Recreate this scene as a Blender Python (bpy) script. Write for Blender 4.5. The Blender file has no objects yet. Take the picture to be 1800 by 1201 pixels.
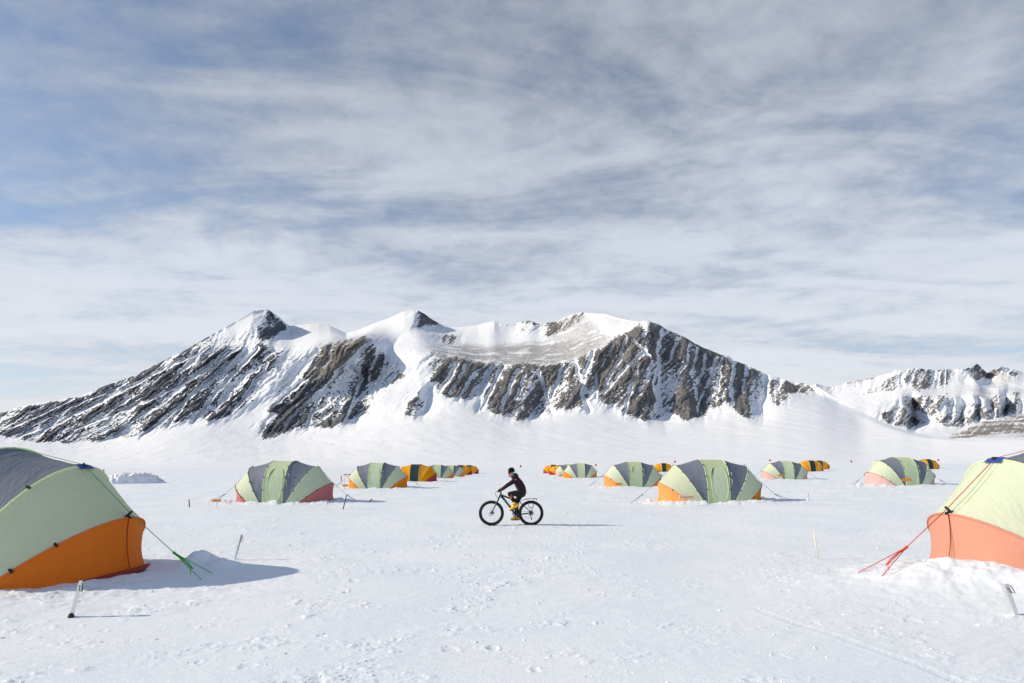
import bpy, bmesh, math, random
import numpy as np
from mathutils import Vector, Matrix

SC = bpy.context.scene
COL = SC.collection
HC = 1.72            # camera height (m)
F = 1000.0           # focal length in photo pixels (1800 px wide picture)
HY = 820.0           # horizon row of the photo
CX = 900.0

# ------------------------------------------------------------------ camera
cam = bpy.data.cameras.new('camera')
cam.sensor_width = 36.0
cam.lens = 36.0 * F / 1800.0
cam.shift_y = (HY - 600.5) / 1800.0
cam.clip_start = 0.05
cam.clip_end = 40000.0
cam_o = bpy.data.objects.new('camera', cam)
COL.objects.link(cam_o)
cam_o.location = (0, 0, HC)
cam_o.rotation_euler = (math.radians(90), 0, 0)
SC.camera = cam_o

# ------------------------------------------------------------------ light
SUN_EL = math.radians(27.5)
SUN_AZ = math.radians(-92.0)      # from +Y, clockwise; the sun stands on the left
sun_vec = Vector((math.sin(SUN_AZ) * math.cos(SUN_EL), math.cos(SUN_AZ) * math.cos(SUN_EL), math.sin(SUN_EL)))
sl = bpy.data.lights.new('sun', 'SUN')
sl.energy = 4.4
sl.angle = math.radians(0.55)
sl.color = (1.0, 0.85, 0.66)
so = bpy.data.objects.new('sun', sl)
COL.objects.link(so)
so.rotation_euler = (-sun_vec).to_track_quat('-Z', 'Y').to_euler()

world = bpy.data.worlds.new('World')
SC.world = world
world.use_nodes = True


def build_world():
    nt = world.node_tree
    nt.nodes.clear()
    N, L = nt.nodes.new, nt.links.new

    def math_(op, a, b=None, c=None):
        n = N('ShaderNodeMath'); n.operation = op
        for i, v in enumerate((a, b, c)):
            if v is None: continue
            if isinstance(v, (int, float)): n.inputs[i].default_value = v
            else: L(v, n.inputs[i])
        return n.outputs[0]

    def ramp(v, a, b, lo=0.0, hi=1.0):
        n = N('ShaderNodeMapRange'); n.interpolation_type = 'SMOOTHSTEP'
        L(v, n.inputs[0])
        for i, x in enumerate((a, b, lo, hi)): n.inputs[i + 1].default_value = x
        return n.outputs[0]

    sky = N('ShaderNodeTexSky'); sky.sky_type = 'NISHITA'
    sky.sun_disc = False
    sky.sun_elevation = SUN_EL
    sky.sun_rotation = SUN_AZ
    sky.altitude = 700
    sky.air_density = 1.0
    sky.dust_density = 0.4
    sky.ozone_density = 1.6
    tc = N('ShaderNodeTexCoord')
    sep = N('ShaderNodeSeparateXYZ'); L(tc.outputs['Generated'], sep.inputs[0])
    x, y, z = sep.outputs
    zc = math_('MAXIMUM', z, 0.0)
    inv = math_('DIVIDE', 1.0, math_('ADD', zc, 0.10))
    px = math_('MULTIPLY', x, inv)
    py = math_('MULTIPLY', y, inv)
    comb = N('ShaderNodeCombineXYZ'); L(px, comb.inputs[0]); L(py, comb.inputs[1])

    def cloud(rot, sc, scale, detail, rough, dist, off=(0, 0, 0)):
        m = N('ShaderNodeMapping'); L(comb.outputs[0], m.inputs[0])
        m.inputs['Rotation'].default_value = (0, 0, math.radians(rot))
        m.inputs['Scale'].default_value = sc
        m.inputs['Location'].default_value = off
        n = N('ShaderNodeTexNoise'); n.noise_dimensions = '3D'
        L(m.outputs[0], n.inputs['Vector'])
        n.inputs['Scale'].default_value = scale
        n.inputs['Detail'].default_value = detail
        n.inputs['Roughness'].default_value = rough
        n.inputs['Distortion'].default_value = dist
        return n.outputs[0]

    big = cloud(24, (0.55, 1.0, 1), 0.9, 3.0, 0.5, 0.5, CLOUD_OFF_A)       # broad sheets and gaps
    streak = cloud(18, (0.42, 1.0, 1), 2.4, 7.0, 0.58, 0.9, CLOUD_OFF_B)    # fibres of the sheet
    puff = cloud(35, (0.8, 1.0, 1), 9.0, 6.0, 0.62, 0.3, (5, 1, 0))         # small rippled texture
    cov = math_('ADD', math_('MULTIPLY', big, 0.95), math_('MULTIPLY', streak, 0.80))
    cov = math_('ADD', cov, math_('MULTIPLY', puff, 0.36))
    # the sheet is seen through ever more of its thickness towards the horizon
    air = ramp(zc, 0.0, 0.85, 0.19, -0.20)
    cov = math_('ADD', cov, air)
    mask = ramp(cov, 0.74, 1.24, 0.12, 0.95)
    # denser parts of the veil scatter more light; lower down one looks at more of it
    bright = math_('MULTIPLY', ramp(cov, 0.85, 1.35, 0.90, 1.12), ramp(zc, 0.0, 0.62, 1.12, 0.66))
    ccol = N('ShaderNodeMix'); ccol.data_type = 'RGBA'; ccol.blend_type = 'MULTIPLY'
    ccol.inputs[0].default_value = 1.0
    hz = N('ShaderNodeMix'); hz.data_type = 'RGBA'
    L(ramp(zc, 0.0, 0.45), hz.inputs[0])
    hz.inputs[6].default_value = CLOUD_LOW; hz.inputs[7].default_value = CLOUD_COL
    L(hz.outputs[2], ccol.inputs[6])
    cb = N('ShaderNodeCombineXYZ')
    for i in range(3): L(bright, cb.inputs[i])
    L(cb.outputs[0], ccol.inputs[7])
    mix = N('ShaderNodeMix'); mix.data_type = 'RGBA'
    L(mask, mix.inputs[0]); L(sky.outputs[0], mix.inputs[6]); L(ccol.outputs[2], mix.inputs[7])
    bg = N('ShaderNodeBackground'); bg.inputs[1].default_value = 0.12
    L(mix.outputs[2], bg.inputs[0])
    out = N('ShaderNodeOutputWorld'); L(bg.outputs[0], out.inputs[0])


CLOUD_OFF_A = (1.25, 5.3, 0)
CLOUD_OFF_B = (17.1, 2.9, 0)
CLOUD_COL = (5.7, 6.2, 7.0, 1)
CLOUD_LOW = (4.9, 5.0, 5.2, 1)
build_world()

SC.view_settings.view_transform = 'Standard'
SC.view_settings.look = 'None'
SC.view_settings.exposure = 0.10
SC.view_settings.gamma = 1.0
SC.view_settings.use_curve_mapping = False
SC.render.engine = 'CYCLES'
SC.cycles.use_denoising = True
SC.cycles.max_bounces = 8
SC.cycles.diffuse_bounces = 5
SC.cycles.transmission_bounces = 6

# ------------------------------------------------------------------ noise
_rng = np.random.RandomState(11)
_perm = np.concatenate([_rng.permutation(512)] * 3)
_ga = _rng.rand(512) * 2 * np.pi
_gx, _gy = np.cos(_ga), np.sin(_ga)


def pnoise(x, y, seed=0):
    """gradient noise, about -0.7..0.7"""
    x = np.asarray(x, float) + seed * 17.31
    y = np.asarray(y, float) + seed * 9.77
    xi = np.floor(x).astype(np.int64); yi = np.floor(y).astype(np.int64)
    xf = x - xi; yf = y - yi
    u = xf * xf * xf * (xf * (xf * 6 - 15) + 10)
    v = yf * yf * yf * (yf * (yf * 6 - 15) + 10)
    xi &= 511; yi &= 511
    x1 = (xi + 1) & 511; y1 = (yi + 1) & 511

    def g(ix, iy, dx, dy):
        h = _perm[_perm[ix] + iy]
        return _gx[h] * dx + _gy[h] * dy
    a = g(xi, yi, xf, yf); b = g(x1, yi, xf - 1, yf)
    c = g(xi, y1, xf, yf - 1); d = g(x1, y1, xf - 1, yf - 1)
    return (a + (b - a) * u) * (1 - v) + (c + (d - c) * u) * v


def fbm(x, y, octaves=4, gain=0.5, lac=2.03, seed=0):
    s = 0.0; a = 1.0
    for o in range(octaves):
        s = s + a * pnoise(x, y, seed + o * 3)
        x = np.asarray(x) * lac; y = np.asarray(y) * lac; a *= gain
    return s


def ridged(x, y, octaves=4, gain=0.5, lac=2.1, seed=0):
    s = 0.0; a = 1.0; t = 0.0
    for o in range(octaves):
        s = s + a * (1 - np.abs(pnoise(x, y, seed + o * 5)) * 2.2)
        t += a
        x = np.asarray(x) * lac; y = np.asarray(y) * lac; a *= gain
    return s / t


def sstep(x, a, b):
    t = np.clip((np.asarray(x, float) - a) / (b - a), 0, 1)
    return t * t * (3 - 2 * t)


# ------------------------------------------------------------------ scene helpers
def tag(o, label=None, cat=None, group=None, kind=None):
    if label: o['label'] = label
    if cat: o['category'] = cat
    if group: o['group'] = group
    if kind: o['kind'] = kind
    return o


def empty(name, loc, rz=0.0):
    o = bpy.data.objects.new(name, None)
    o.empty_display_size = 0.3
    COL.objects.link(o)
    o.location = loc
    o.rotation_euler = (0, 0, rz)
    return o


def link(name, me, mat=None, parent=None, smooth=True):
    if mat is not None and len(me.materials) == 0: me.materials.append(mat)
    if smooth and len(me.polygons): me.polygons.foreach_set('use_smooth', [True] * len(me.polygons))
    o = bpy.data.objects.new(name, me)
    COL.objects.link(o)
    if parent is not None: o.parent = parent
    return o


class MB:
    """collects pieces and links them as one mesh"""
    def __init__(s): s.v = []; s.f = []

    def add(s, vs, fs):
        b = len(s.v)
        s.v += [tuple(map(float, p)) for p in vs]
        s.f += [tuple(b + i for i in f) for f in fs]
        return s

    def tube(s, pts, r, n=8, closed=False, caps=True):
        pts = [Vector(p) for p in pts]
        m = len(pts)
        rs = r if isinstance(r, (list, tuple)) else [r] * m
        vs = []; up = None
        for i in range(m):
            a = pts[(i - 1) % m] if (closed or i > 0) else pts[i]
            b = pts[(i + 1) % m] if (closed or i < m - 1) else pts[i]
            t = (b - a)
            if t.length < 1e-9: t = Vector((0, 0, 1))
            t.normalize()
            if up is None:
                up = Vector((0, 0, 1)) if abs(t.z) < 0.9 else Vector((1, 0, 0))
            side = t.cross(up)
            if side.length < 1e-6: side = t.cross(Vector((0, 1, 0.1)))
            side.normalize()
            up = side.cross(t).normalized()
            for k in range(n):
                an = 2 * math.pi * k / n
                vs.append(pts[i] + side * (math.cos(an) * rs[i]) + up * (math.sin(an) * rs[i]))
        fs = []
        for i in range(m if closed else m - 1):
            for k in range(n):
                j = (i + 1) % m
                fs.append((i * n + k, i * n + (k + 1) % n, j * n + (k + 1) % n, j * n + k))
        if caps and not closed:
            fs.append(tuple(range(n - 1, -1, -1)))
            fs.append(tuple((m - 1) * n + k for k in range(n)))
        return s.add(vs, fs)

    def box(s, c, size, rot=None):
        hx, hy, hz = [k / 2 for k in size]
        vs = [Vector((x, y, z)) for x in (-hx, hx) for y in (-hy, hy) for z in (-hz, hz)]
        if rot is not None: vs = [rot @ v for v in vs]
        c = Vector(c)
        return s.add([c + v for v in vs], [(0, 1, 3, 2), (4, 6, 7, 5), (0, 4, 5, 1), (2, 3, 7, 6), (0, 2, 6, 4), (1, 5, 7, 3)])

    def lathe(s, prof, axis='Y', c=(0, 0, 0), n=48, closed=False):
        """profile (radius, offset along the axis) turned round an axis"""
        vs = []; m = len(prof); c = Vector(c)
        for k in range(n):
            a = 2 * math.pi * k / n
            for (r, o) in prof:
                if axis == 'Y': p = (r * math.cos(a), o, r * math.sin(a))
                elif axis == 'Z': p = (r * math.cos(a), r * math.sin(a), o)
                else: p = (o, r * math.cos(a), r * math.sin(a))
                vs.append(c + Vector(p))
        fs = []
        for k in range(n):
            k2 = (k + 1) % n
            for i in range(m if closed else m - 1):
                j = (i + 1) % m
                fs.append((k * m + i, k * m + j, k2 * m + j, k2 * m + i))
        return s.add(vs, fs)

    def grid(s, P):
        """P: rows of points"""
        h, w = len(P), len(P[0])
        return s.add([p for row in P for p in row],
                     [(i * w + j, i * w + j + 1, (i + 1) * w + j + 1, (i + 1) * w + j) for i in range(h - 1) for j in range(w - 1)])

    def build(s, name, mat=None, parent=None, smooth=True):
        me = bpy.data.meshes.new(name)
        me.from_pydata(s.v, [], s.f)
        me.update()
        return link(name, me, mat, parent, smooth)


def np_grid_mesh(name, P, keep_rows=None, wrap=False):
    """P: (rows, cols, 3) array to a quad mesh"""
    h, w, _ = P.shape
    me = bpy.data.meshes.new(name)
    nv = h * w
    idx = np.arange(nv, dtype=np.int32).reshape(h, w)
    if wrap: idx = np.concatenate([idx, idx[:, :1]], axis=1)
    q = np.stack([idx[:-1, :-1], idx[:-1, 1:], idx[1:, 1:], idx[1:, :-1]], -1).reshape(-1, 4)
    nf = len(q)
    me.vertices.add(nv); me.vertices.foreach_set('co', np.ascontiguousarray(P, np.float32).ravel())
    me.loops.add(nf * 4); me.loops.foreach_set('vertex_index', q.ravel())
    me.polygons.add(nf)
    me.polygons.foreach_set('loop_start', np.arange(nf, dtype=np.int32) * 4)
    me.polygons.foreach_set('use_smooth', np.ones(nf, bool))
    me.update(calc_edges=True)
    return me


def set_attr(me, name, arr):
    a = me.attributes.new(name, 'FLOAT', 'POINT')
    a.data.foreach_set('value', np.ascontiguousarray(arr, np.float32).ravel())


# ------------------------------------------------------------------ materials
class Mat:
    def __init__(s, name):
        s.m = bpy.data.materials.new(name); s.m.use_nodes = True
        s.nt = s.m.node_tree; s.nt.nodes.clear()
        s.out = s.N('ShaderNodeOutputMaterial')

    def N(s, t): return s.nt.nodes.new(t)
    def L(s, a, b): s.nt.links.new(a, b)

    def noise(s, scale, detail=4, rough=0.5, vec=None, dist=0.0):
        n = s.N('ShaderNodeTexNoise')
        n.inputs['Scale'].default_value = scale; n.inputs['Detail'].default_value = detail
        n.inputs['Roughness'].default_value = rough; n.inputs['Distortion'].default_value = dist
        if vec is not None: s.L(vec, n.inputs['Vector'])
        return n.outputs[0]

    def obj(s, scale=(1, 1, 1), rot=(0, 0, 0), kind='Object'):
        t = s.N('ShaderNodeTexCoord'); m = s.N('ShaderNodeMapping')
        m.inputs['Scale'].default_value = scale; m.inputs['Rotation'].default_value = rot
        s.L(t.outputs[kind], m.inputs[0]); return m.outputs[0]

    def math(s, op, a, b=None):
        n = s.N('ShaderNodeMath'); n.operation = op
        for i, v in enumerate((a, b)):
            if v is None: continue
            if isinstance(v, (int, float)): n.inputs[i].default_value = v
            else: s.L(v, n.inputs[i])
        return n.outputs[0]

    def rng(s, v, a, b, lo=0.0, hi=1.0, smooth=True):
        n = s.N('ShaderNodeMapRange')
        if smooth: n.interpolation_type = 'SMOOTHSTEP'
        s.L(v, n.inputs[0])
        for i, x in enumerate((a, b, lo, hi)): n.inputs[i + 1].default_value = x
        return n.outputs[0]

    def mix(s, f, a, b):
        n = s.N('ShaderNodeMix'); n.data_type = 'RGBA'
        if isinstance(f, (int, float)): n.inputs[0].default_value = f
        else: s.L(f, n.inputs[0])
        for i, v in ((6, a), (7, b)):
            if isinstance(v, (tuple, list)): n.inputs[i].default_value = (*v[:3], 1)
            else: s.L(v, n.inputs[i])
        return n.outputs[2]

    def attr(s, name):
        n = s.N('ShaderNodeAttribute'); n.attribute_name = name; return n.outputs['Fac']

    def bump(s, h, strength=0.3, dist=0.01, normal=None):
        n = s.N('ShaderNodeBump'); n.inputs['Strength'].default_value = strength
        n.inputs['Distance'].default_value = dist; s.L(h, n.inputs['Height'])
        if normal is not None: s.L(normal, n.inputs['Normal'])
        return n.outputs[0]

    def principled(s, col, rough=0.5, metal=0.0, spec=0.5, normal=None):
        p = s.N('ShaderNodeBsdfPrincipled')
        if isinstance(col, (tuple, list)): p.inputs['Base Color'].default_value = (*col[:3], 1)
        else: s.L(col, p.inputs['Base Color'])
        if isinstance(rough, (int, float)): p.inputs['Roughness'].default_value = rough
        else: s.L(rough, p.inputs['Roughness'])
        p.inputs['Metallic'].default_value = metal
        p.inputs['Specular IOR Level'].default_value = spec
        if normal is not None: s.L(normal, p.inputs['Normal'])
        return p

    def done(s, shader): s.L(shader.outputs[0] if hasattr(shader, 'outputs') else shader, s.out.inputs[0]); return s.m


SNOW = (0.80, 0.85, 0.92)


def mat_snow_ground():
    m = Mat('snow')
    v = m.obj()
    n1 = m.noise(9.0, 6, 0.6, m.obj((0.55, 1.3, 1), (0, 0, 0.25)))
    n2 = m.noise(34.0, 4, 0.6, v)
    n3 = m.noise(0.35, 3, 0.5, v)
    h = m.math('ADD', n1, m.math('MULTIPLY', n2, 0.45))
    nor = m.bump(h, 0.36, 0.03)
    col = m.mix(m.rng(n3, 0.35, 0.65), (0.755, 0.83, 0.915), (0.79, 0.855, 0.93))
    p = m.principled(col, 0.62, 0, 0.25, nor)
    return m.done(p)


def mat_snow_plain():
    m = Mat('packed_snow')
    v = m.obj()
    nor = m.bump(m.noise(14, 5, 0.6, v), 0.5, 0.03)
    return m.done(m.principled(SNOW, 0.65, 0, 0.2, nor))


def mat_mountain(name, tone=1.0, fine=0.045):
    m = Mat(name)
    rock = m.attr('rock'); scree = m.attr('scree')
    geo = m.N('ShaderNodeNewGeometry'); pos = geo.outputs['Position']
    n1 = m.noise(fine, 5, 0.62, pos)
    n2 = m.noise(fine * 0.25, 4, 0.55, pos)
    n3 = m.noise(fine * 2.6, 3, 0.6, pos)
    val = m.math('ADD', rock, m.math('MULTIPLY', m.math('SUBTRACT', n1, 0.5), 0.75))
    val = m.math('ADD', val, m.math('MULTIPLY', m.math('SUBTRACT', n3, 0.5), 0.8))
    n4 = m.noise(fine * 2.4, 4, 0.75, pos)
    mask = m.rng(val, -0.03, 0.06)
    stip = m.rng(m.math('ADD', n4, m.math('MULTIPLY', m.math('SUBTRACT', n2, 0.5), 0.9)), 0.42, 0.58)
    mask = m.math('MAXIMUM', mask, m.math('MULTIPLY', stip, m.math('MULTIPLY', scree, 0.85)))
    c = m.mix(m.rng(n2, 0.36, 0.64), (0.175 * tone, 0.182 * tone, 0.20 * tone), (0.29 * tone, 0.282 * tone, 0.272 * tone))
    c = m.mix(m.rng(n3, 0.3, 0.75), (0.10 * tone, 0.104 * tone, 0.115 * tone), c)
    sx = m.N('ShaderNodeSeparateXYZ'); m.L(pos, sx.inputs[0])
    west_shade = m.rng(m.math('ADD', sx.outputs[0], m.math('MULTIPLY', m.math('SUBTRACT', n2, 0.5), 500.0)), -900.0, -150.0, 1.0, 0.0)
    slate = m.mix(n3, (0.04 * tone, 0.05 * tone, 0.072 * tone), (0.125 * tone, 0.14 * tone, 0.17 * tone))  # dark bluish tone carrying the flank's shade and haze
    c = m.mix(m.math('MULTIPLY', west_shade, 0.95), c, slate)      # shade and haze of the left flank painted as slate-blue; browner rock rightwards
    c = m.mix(scree, c, m.mix(n3, (0.20, 0.18, 0.155), (0.32, 0.29, 0.255)))
    col = m.mix(mask, (0.80, 0.85, 0.915), c)
    nor = m.bump(m.math('ADD', m.math('MULTIPLY', n1, mask), m.math('MULTIPLY', m.math('MULTIPLY', n3, 0.6), mask)), 0.8, 14.0)
    return m.done(m.principled(col, 0.85, 0, 0.12, nor))


def mat_fabric(name, col, trans=0.3, rough=0.65, wrinkle=0.25, worn=0.12):
    m = Mat(name)
    v = m.obj()
    n = m.noise(2.3, 4, 0.55, m.obj((1, 1, 0.45)))
    w = m.noise(2.6, 5, 0.6, m.obj((3.4, 1.0, 0.9), (0.2, 0.7, 0.3)), 0.9)
    fine = m.noise(160, 2, 0.5, v)
    c2 = tuple(min(1, k * (1 - worn)) for k in col)
    c3 = tuple(min(1, k + (0.75 - k) * worn * 0.35) for k in col)
    c = m.mix(n, c2, c3)
    oi = m.N('ShaderNodeObjectInfo')
    hsv = m.N('ShaderNodeHueSaturation'); m.L(c, hsv.inputs['Color'])
    m.L(m.rng(oi.outputs['Random'], 0, 1, 0.93, 1.05, False), hsv.inputs['Value'])
    m.L(m.rng(oi.outputs['Random'], 0, 1, 1.04, 0.9, False), hsv.inputs['Saturation'])
    c = hsv.outputs[0]
    nor = m.bump(w, wrinkle, 0.05, m.bump(fine, 0.08, 0.002))
    p = m.principled(c, rough, 0, 0.15, nor)
    t = m.N('ShaderNodeBsdfTranslucent'); t.inputs[0].default_value = (*[min(0.97, k ** 1.9 * 1.32) for k in col], 1); m.L(nor, t.inputs['Normal'])
    mx = m.N('ShaderNodeMixShader'); mx.inputs[0].default_value = trans
    m.L(p.outputs[0], mx.inputs[1]); m.L(t.outputs[0], mx.inputs[2])
    return m.done(mx)


def mat_plain(name, col, rough=0.5, metal=0.0, spec=0.5, var=0.15, scale=30):
    m = Mat(name)
    n = m.noise(scale, 3, 0.5, m.obj())
    c = m.mix(n, tuple(k * (1 - var) for k in col), tuple(min(1, k * (1 + var)) for k in col))
    return m.done(m.principled(c, rough, metal, spec, m.bump(n, 0.1, 0.003)))


M = {}
M['snow'] = mat_snow_ground()
M['pile'] = mat_snow_plain()
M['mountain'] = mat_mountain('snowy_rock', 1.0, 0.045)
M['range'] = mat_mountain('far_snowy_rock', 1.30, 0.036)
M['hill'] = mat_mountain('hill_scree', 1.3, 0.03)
M['green'] = mat_fabric('pale_green_nylon', (0.755, 0.85, 0.68), 0.34, wrinkle=0.4)
M['green_b'] = mat_fabric('pale_green_nylon_door', (0.75, 0.88, 0.62), 0.34, wrinkle=0.4)
M['grey'] = mat_fabric('slate_nylon', (0.19, 0.225, 0.30), 0.15, wrinkle=0.4)
M['orange'] = mat_fabric('orange_nylon', (0.90, 0.34, 0.03), 0.28)
M['orange_dk'] = mat_fabric('burnt_orange_nylon', (0.92, 0.28, 0.03), 0.42)
M['hem_red'] = mat_fabric('dark_red_hem', (0.34, 0.035, 0.02), 0.15)
M['maroon'] = mat_fabric('faded_maroon_nylon', (0.60, 0.19, 0.20), 0.25)
M['salmon'] = mat_fabric('salmon_nylon', (0.74, 0.33, 0.23), 0.28)
M['pink'] = mat_fabric('bleached_pink_nylon', (0.78, 0.53, 0.52), 0.30)
M['yellow'] = mat_fabric('yellow_nylon', (0.93, 0.46, 0.008), 0.28)
M['teal'] = mat_fabric('dark_teal_nylon', (0.006, 0.042, 0.05), 0.08)
M['crimson'] = mat_fabric('crimson_nylon', (0.45, 0.012, 0.045), 0.25)
M['piping'] = mat_fabric('lime_piping', (0.68, 0.86, 0.46), 0.1, wrinkle=0.0)
M['gap_shade'] = mat_plain('dark_gap_shade', (0.05, 0.055, 0.06), 0.6)  # dark colour standing for shade inside the unzipped doors
M['piping_y'] = mat_plain('yellow_seam', (0.75, 0.35, 0.01), 0.6)
M['blackweb'] = mat_plain('black_webbing', (0.012, 0.012, 0.014), 0.6)
M['blue'] = mat_plain('blue_patch', (0.02, 0.06, 0.32), 0.6)
M['rope_green'] = mat_plain('green_cord', (0.03, 0.42, 0.03), 0.6, scale=200)
M['rope_red'] = mat_plain('red_cord', (0.50, 0.03, 0.02), 0.6, scale=200)
M['rope_knot'] = mat_plain('orange_red_cord', (0.70, 0.07, 0.02), 0.6, scale=200)
M['rope_orange'] = mat_plain('orange_cord', (0.60, 0.16, 0.015), 0.6, scale=200)
M['rope_dark'] = mat_plain('grey_cord', (0.09, 0.07, 0.08), 0.7, scale=200)
M['alu'] = mat_plain('aluminium', (0.72, 0.73, 0.75), 0.35, 0.75)
M['wood'] = mat_plain('bamboo', (0.72, 0.66, 0.54), 0.6)
M['blackpole'] = mat_plain('black_rod', (0.03, 0.03, 0.032), 0.5)
M['board'] = mat_plain('peach_board', (0.93, 0.70, 0.46), 0.6)
M['board_o'] = mat_plain('orange_board', (0.80, 0.30, 0.02), 0.6)
M['ink'] = mat_plain('brown_lettering', (0.50, 0.11, 0.02), 0.6)
M['flag'] = mat_fabric('red_flag', (0.62, 0.015, 0.03), 0.25)
M['magenta'] = mat_plain('magenta_band', (0.62, 0.02, 0.14), 0.5)
M['ylw'] = mat_plain('yellow_paint', (0.75, 0.48, 0.02), 0.5)
# ------------------------------------------------------------------ tents: where they stand
# x, y, style, options
TENTS = [
    # name key, x, y, style, near detail
    dict(k='L0', x=-8.36, y=8.95, dz=-0.05, st='orange_dk', label='huge orange-skirted dome tent cut off by the left edge of the photo', det=3, rope='rope_green', rope_side=1),
    dict(k='R0', x=8.86, y=8.5, st='salmon', label='huge salmon-skirted dome tent cut off by the right edge of the photo', det=3, rope='rope_red', rope_side=-1),
    dict(k='A', x=-10.95, y=27.5, st='maroon', label='dome tent with faded maroon skirt left of the cyclist', det=2),
    dict(k='B', x=-10.7, y=45.5, st='orange', label='green and slate dome tent with orange skirt just left of the nearest yellow tent', det=2),
    dict(k='Y1', x=-10.9, y=65.0, st='yellow', label='nearest yellow dome tent of the left row, with crimson skirt', det=1),
    dict(k='G2', x=-10.7, y=82.0, st='orange', label='small green dome tent half hidden behind the largest yellow tent', det=1),
    dict(k='G3', x=-10.5, y=98.0, st='orange', label='farther of the two small green tents beyond the left yellow tent', det=1),
    dict(k='Y4', x=-10.4, y=115.0, st='yellow', label='small yellow tent behind the last green tent of the left row', det=1),
    dict(k='Y5', x=-10.0, y=132.0, st='yellow', label='farthest yellow tent at the end of the left row', det=1),
    dict(k='C', x=9.10, y=26.3, st='orange', label='large green and slate dome tent behind the Chapman sign', det=2),
    dict(k='D', x=9.75, y=46.0, st='orange', label='orange-skirted dome tent just left of and behind the Chapman tent', det=2),
    dict(k='E', x=9.6, y=80.0, st='orange', label='small green and slate tent right of the cyclist, frontmost of its cluster', det=1),
    dict(k='F', x=9.75, y=97.0, st='pink', label='pale green tent half hidden behind the frontmost small tent right of the cyclist', det=1),
    dict(k='G', x=9.8, y=115.0, st='yellow', label='nearer of the two tiny yellow tents right of the cyclist', det=1),
    dict(k='H', x=9.6, y=133.0, st='yellow', label='farthest tiny yellow tent of the cluster right of the cyclist', det=1),
    dict(k='K', x=35.3, y=133.0, st='yellow', label='yellow tent seen between the two large orange-skirted tents on the right', det=1),
    dict(k='U', x=28.7, y=60.0, st='pink', label='pale pink-skirted tent right of the Chapman tent with a yellow tent behind it', det=2),
    dict(k='V', x=54.4, y=104.0, st='yellow', label='yellow tent with teal band directly behind the pale pink-skirted tent', det=1),
    dict(k='V2', x=65.6, y=122.0, st='yellow', label='yellow tent peeking out behind another yellow tent on the right', det=1),
    dict(k='T', x=27.9, y=41.0, st='pink', label='bleached pink-skirted dome tent beside the large salmon tent', det=2),
    dict(k='T2', x=80.8, y=111.0, st='yellow', label='rightmost yellow tent, behind the bleached pink-skirted dome tent', det=1),
]
TW, TL, TH = 1.35, 2.5, 2.02

# ------------------------------------------------------------------ ground height
FOOT = []
_fr = random.Random(5)


def px_ground(px, py, z=0.0):
    """photo pixel to a point on the flat ground"""
    Y = (HC - z) * F / (py - HY)
    return ((px - CX) / F * Y, Y)


for (px, py, n, sp) in [(640, 1020, 1, .1), (855, 1135, 3, .22), (905, 1105, 1, .1), (980, 1150, 2, .3), (1090, 1145, 3, .3), (1100, 1105, 2, .3), (820, 1170, 2, .3),
                        (1325, 1188, 4, .16), (1455, 1082, 4, .3), (1540, 1100, 5, .4), (1660, 1130, 4, .4), (1745, 1185, 5, .3), (1215, 1152, 2, .25), (1300, 1150, 2, .3),
                        (1530, 1055, 4, .3), (1700, 1080, 4, .4), (1240, 1000, 3, .5), (1350, 965, 3, .6), (1180, 1040, 4, .6), (620, 1160, 5, .5), (560, 1130, 5, .6), (690, 1195, 4, .4),
                        (480, 1100, 4, .6), (250, 1120, 5, .6), (100, 1150, 6, .6), (60, 1090, 4, .5), (380, 1170, 5, .6), (1250, 930, 4, 1.2), (560, 950, 3, 1.2), (330, 960, 2, .5)]:
    x0, y0 = px_ground(px, py)
    for i in range(max(1, int(n * 0.6))):
        FOOT.append((x0 + _fr.gauss(0, sp), y0 + _fr.gauss(0, sp * 1.2), _fr.uniform(.03, .085), _fr.uniform(.002, .0065), _fr.uniform(0, 3.1)))

TRACK = [px_ground(*p) for p in ((1330, 1075), (1400, 1098), (1480, 1122), (1560, 1150), (1640, 1178), (1760, 1225))]


def tent_drift(x, y):
    """snow banked up against the tents' skirts"""
    h = np.zeros_like(x)
    for i, t in enumerate(TENTS):
        dx = x - t['x']; dy = y - t['y']
        near = (np.abs(dx) < 6) & (np.abs(dy) < 5)
        if not near.any(): continue
        a = dx[near]; b = dy[near]
        q = (np.abs(a / 2.62) ** 2.3 + np.abs(b / 1.42) ** 2.3) ** (1 / 2.3)
        d = (q - 1) * 1.5
        n = fbm(a * 1.3 + i * 7, b * 1.3, 4, 0.55, seed=3 + i)
        n2 = fbm(a * 4.1 + i * 3, b * 4.1, 3, 0.55, seed=23 + i)
        ring = np.where(d > 0, np.exp(-(d / 0.5) ** 2), np.exp(-(d / 0.22) ** 2))
        amp = np.clip(0.10 + 0.17 * n + (0.035 if t['y'] > 20 else 0.025) * n2, 0.0, 0.4)
        h[near] += ring * amp * (1.0 if t['y'] > 20 else (0.3 if t['k'] == 'L0' else 0.65)) + (0.02 if t['y'] > 20 else 0.015) * np.exp(-(d / 1.4) ** 2) * n2
    return h


def bumpg(x, y, cx, cy, rx, ry, a, rot=0.0):
    c, s = math.cos(rot), math.sin(rot)
    u = ((x - cx) * c + (y - cy) * s) / rx; v = (-(x - cx) * s + (y - cy) * c) / ry
    return a * np.exp(-(u * u + v * v))


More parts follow.
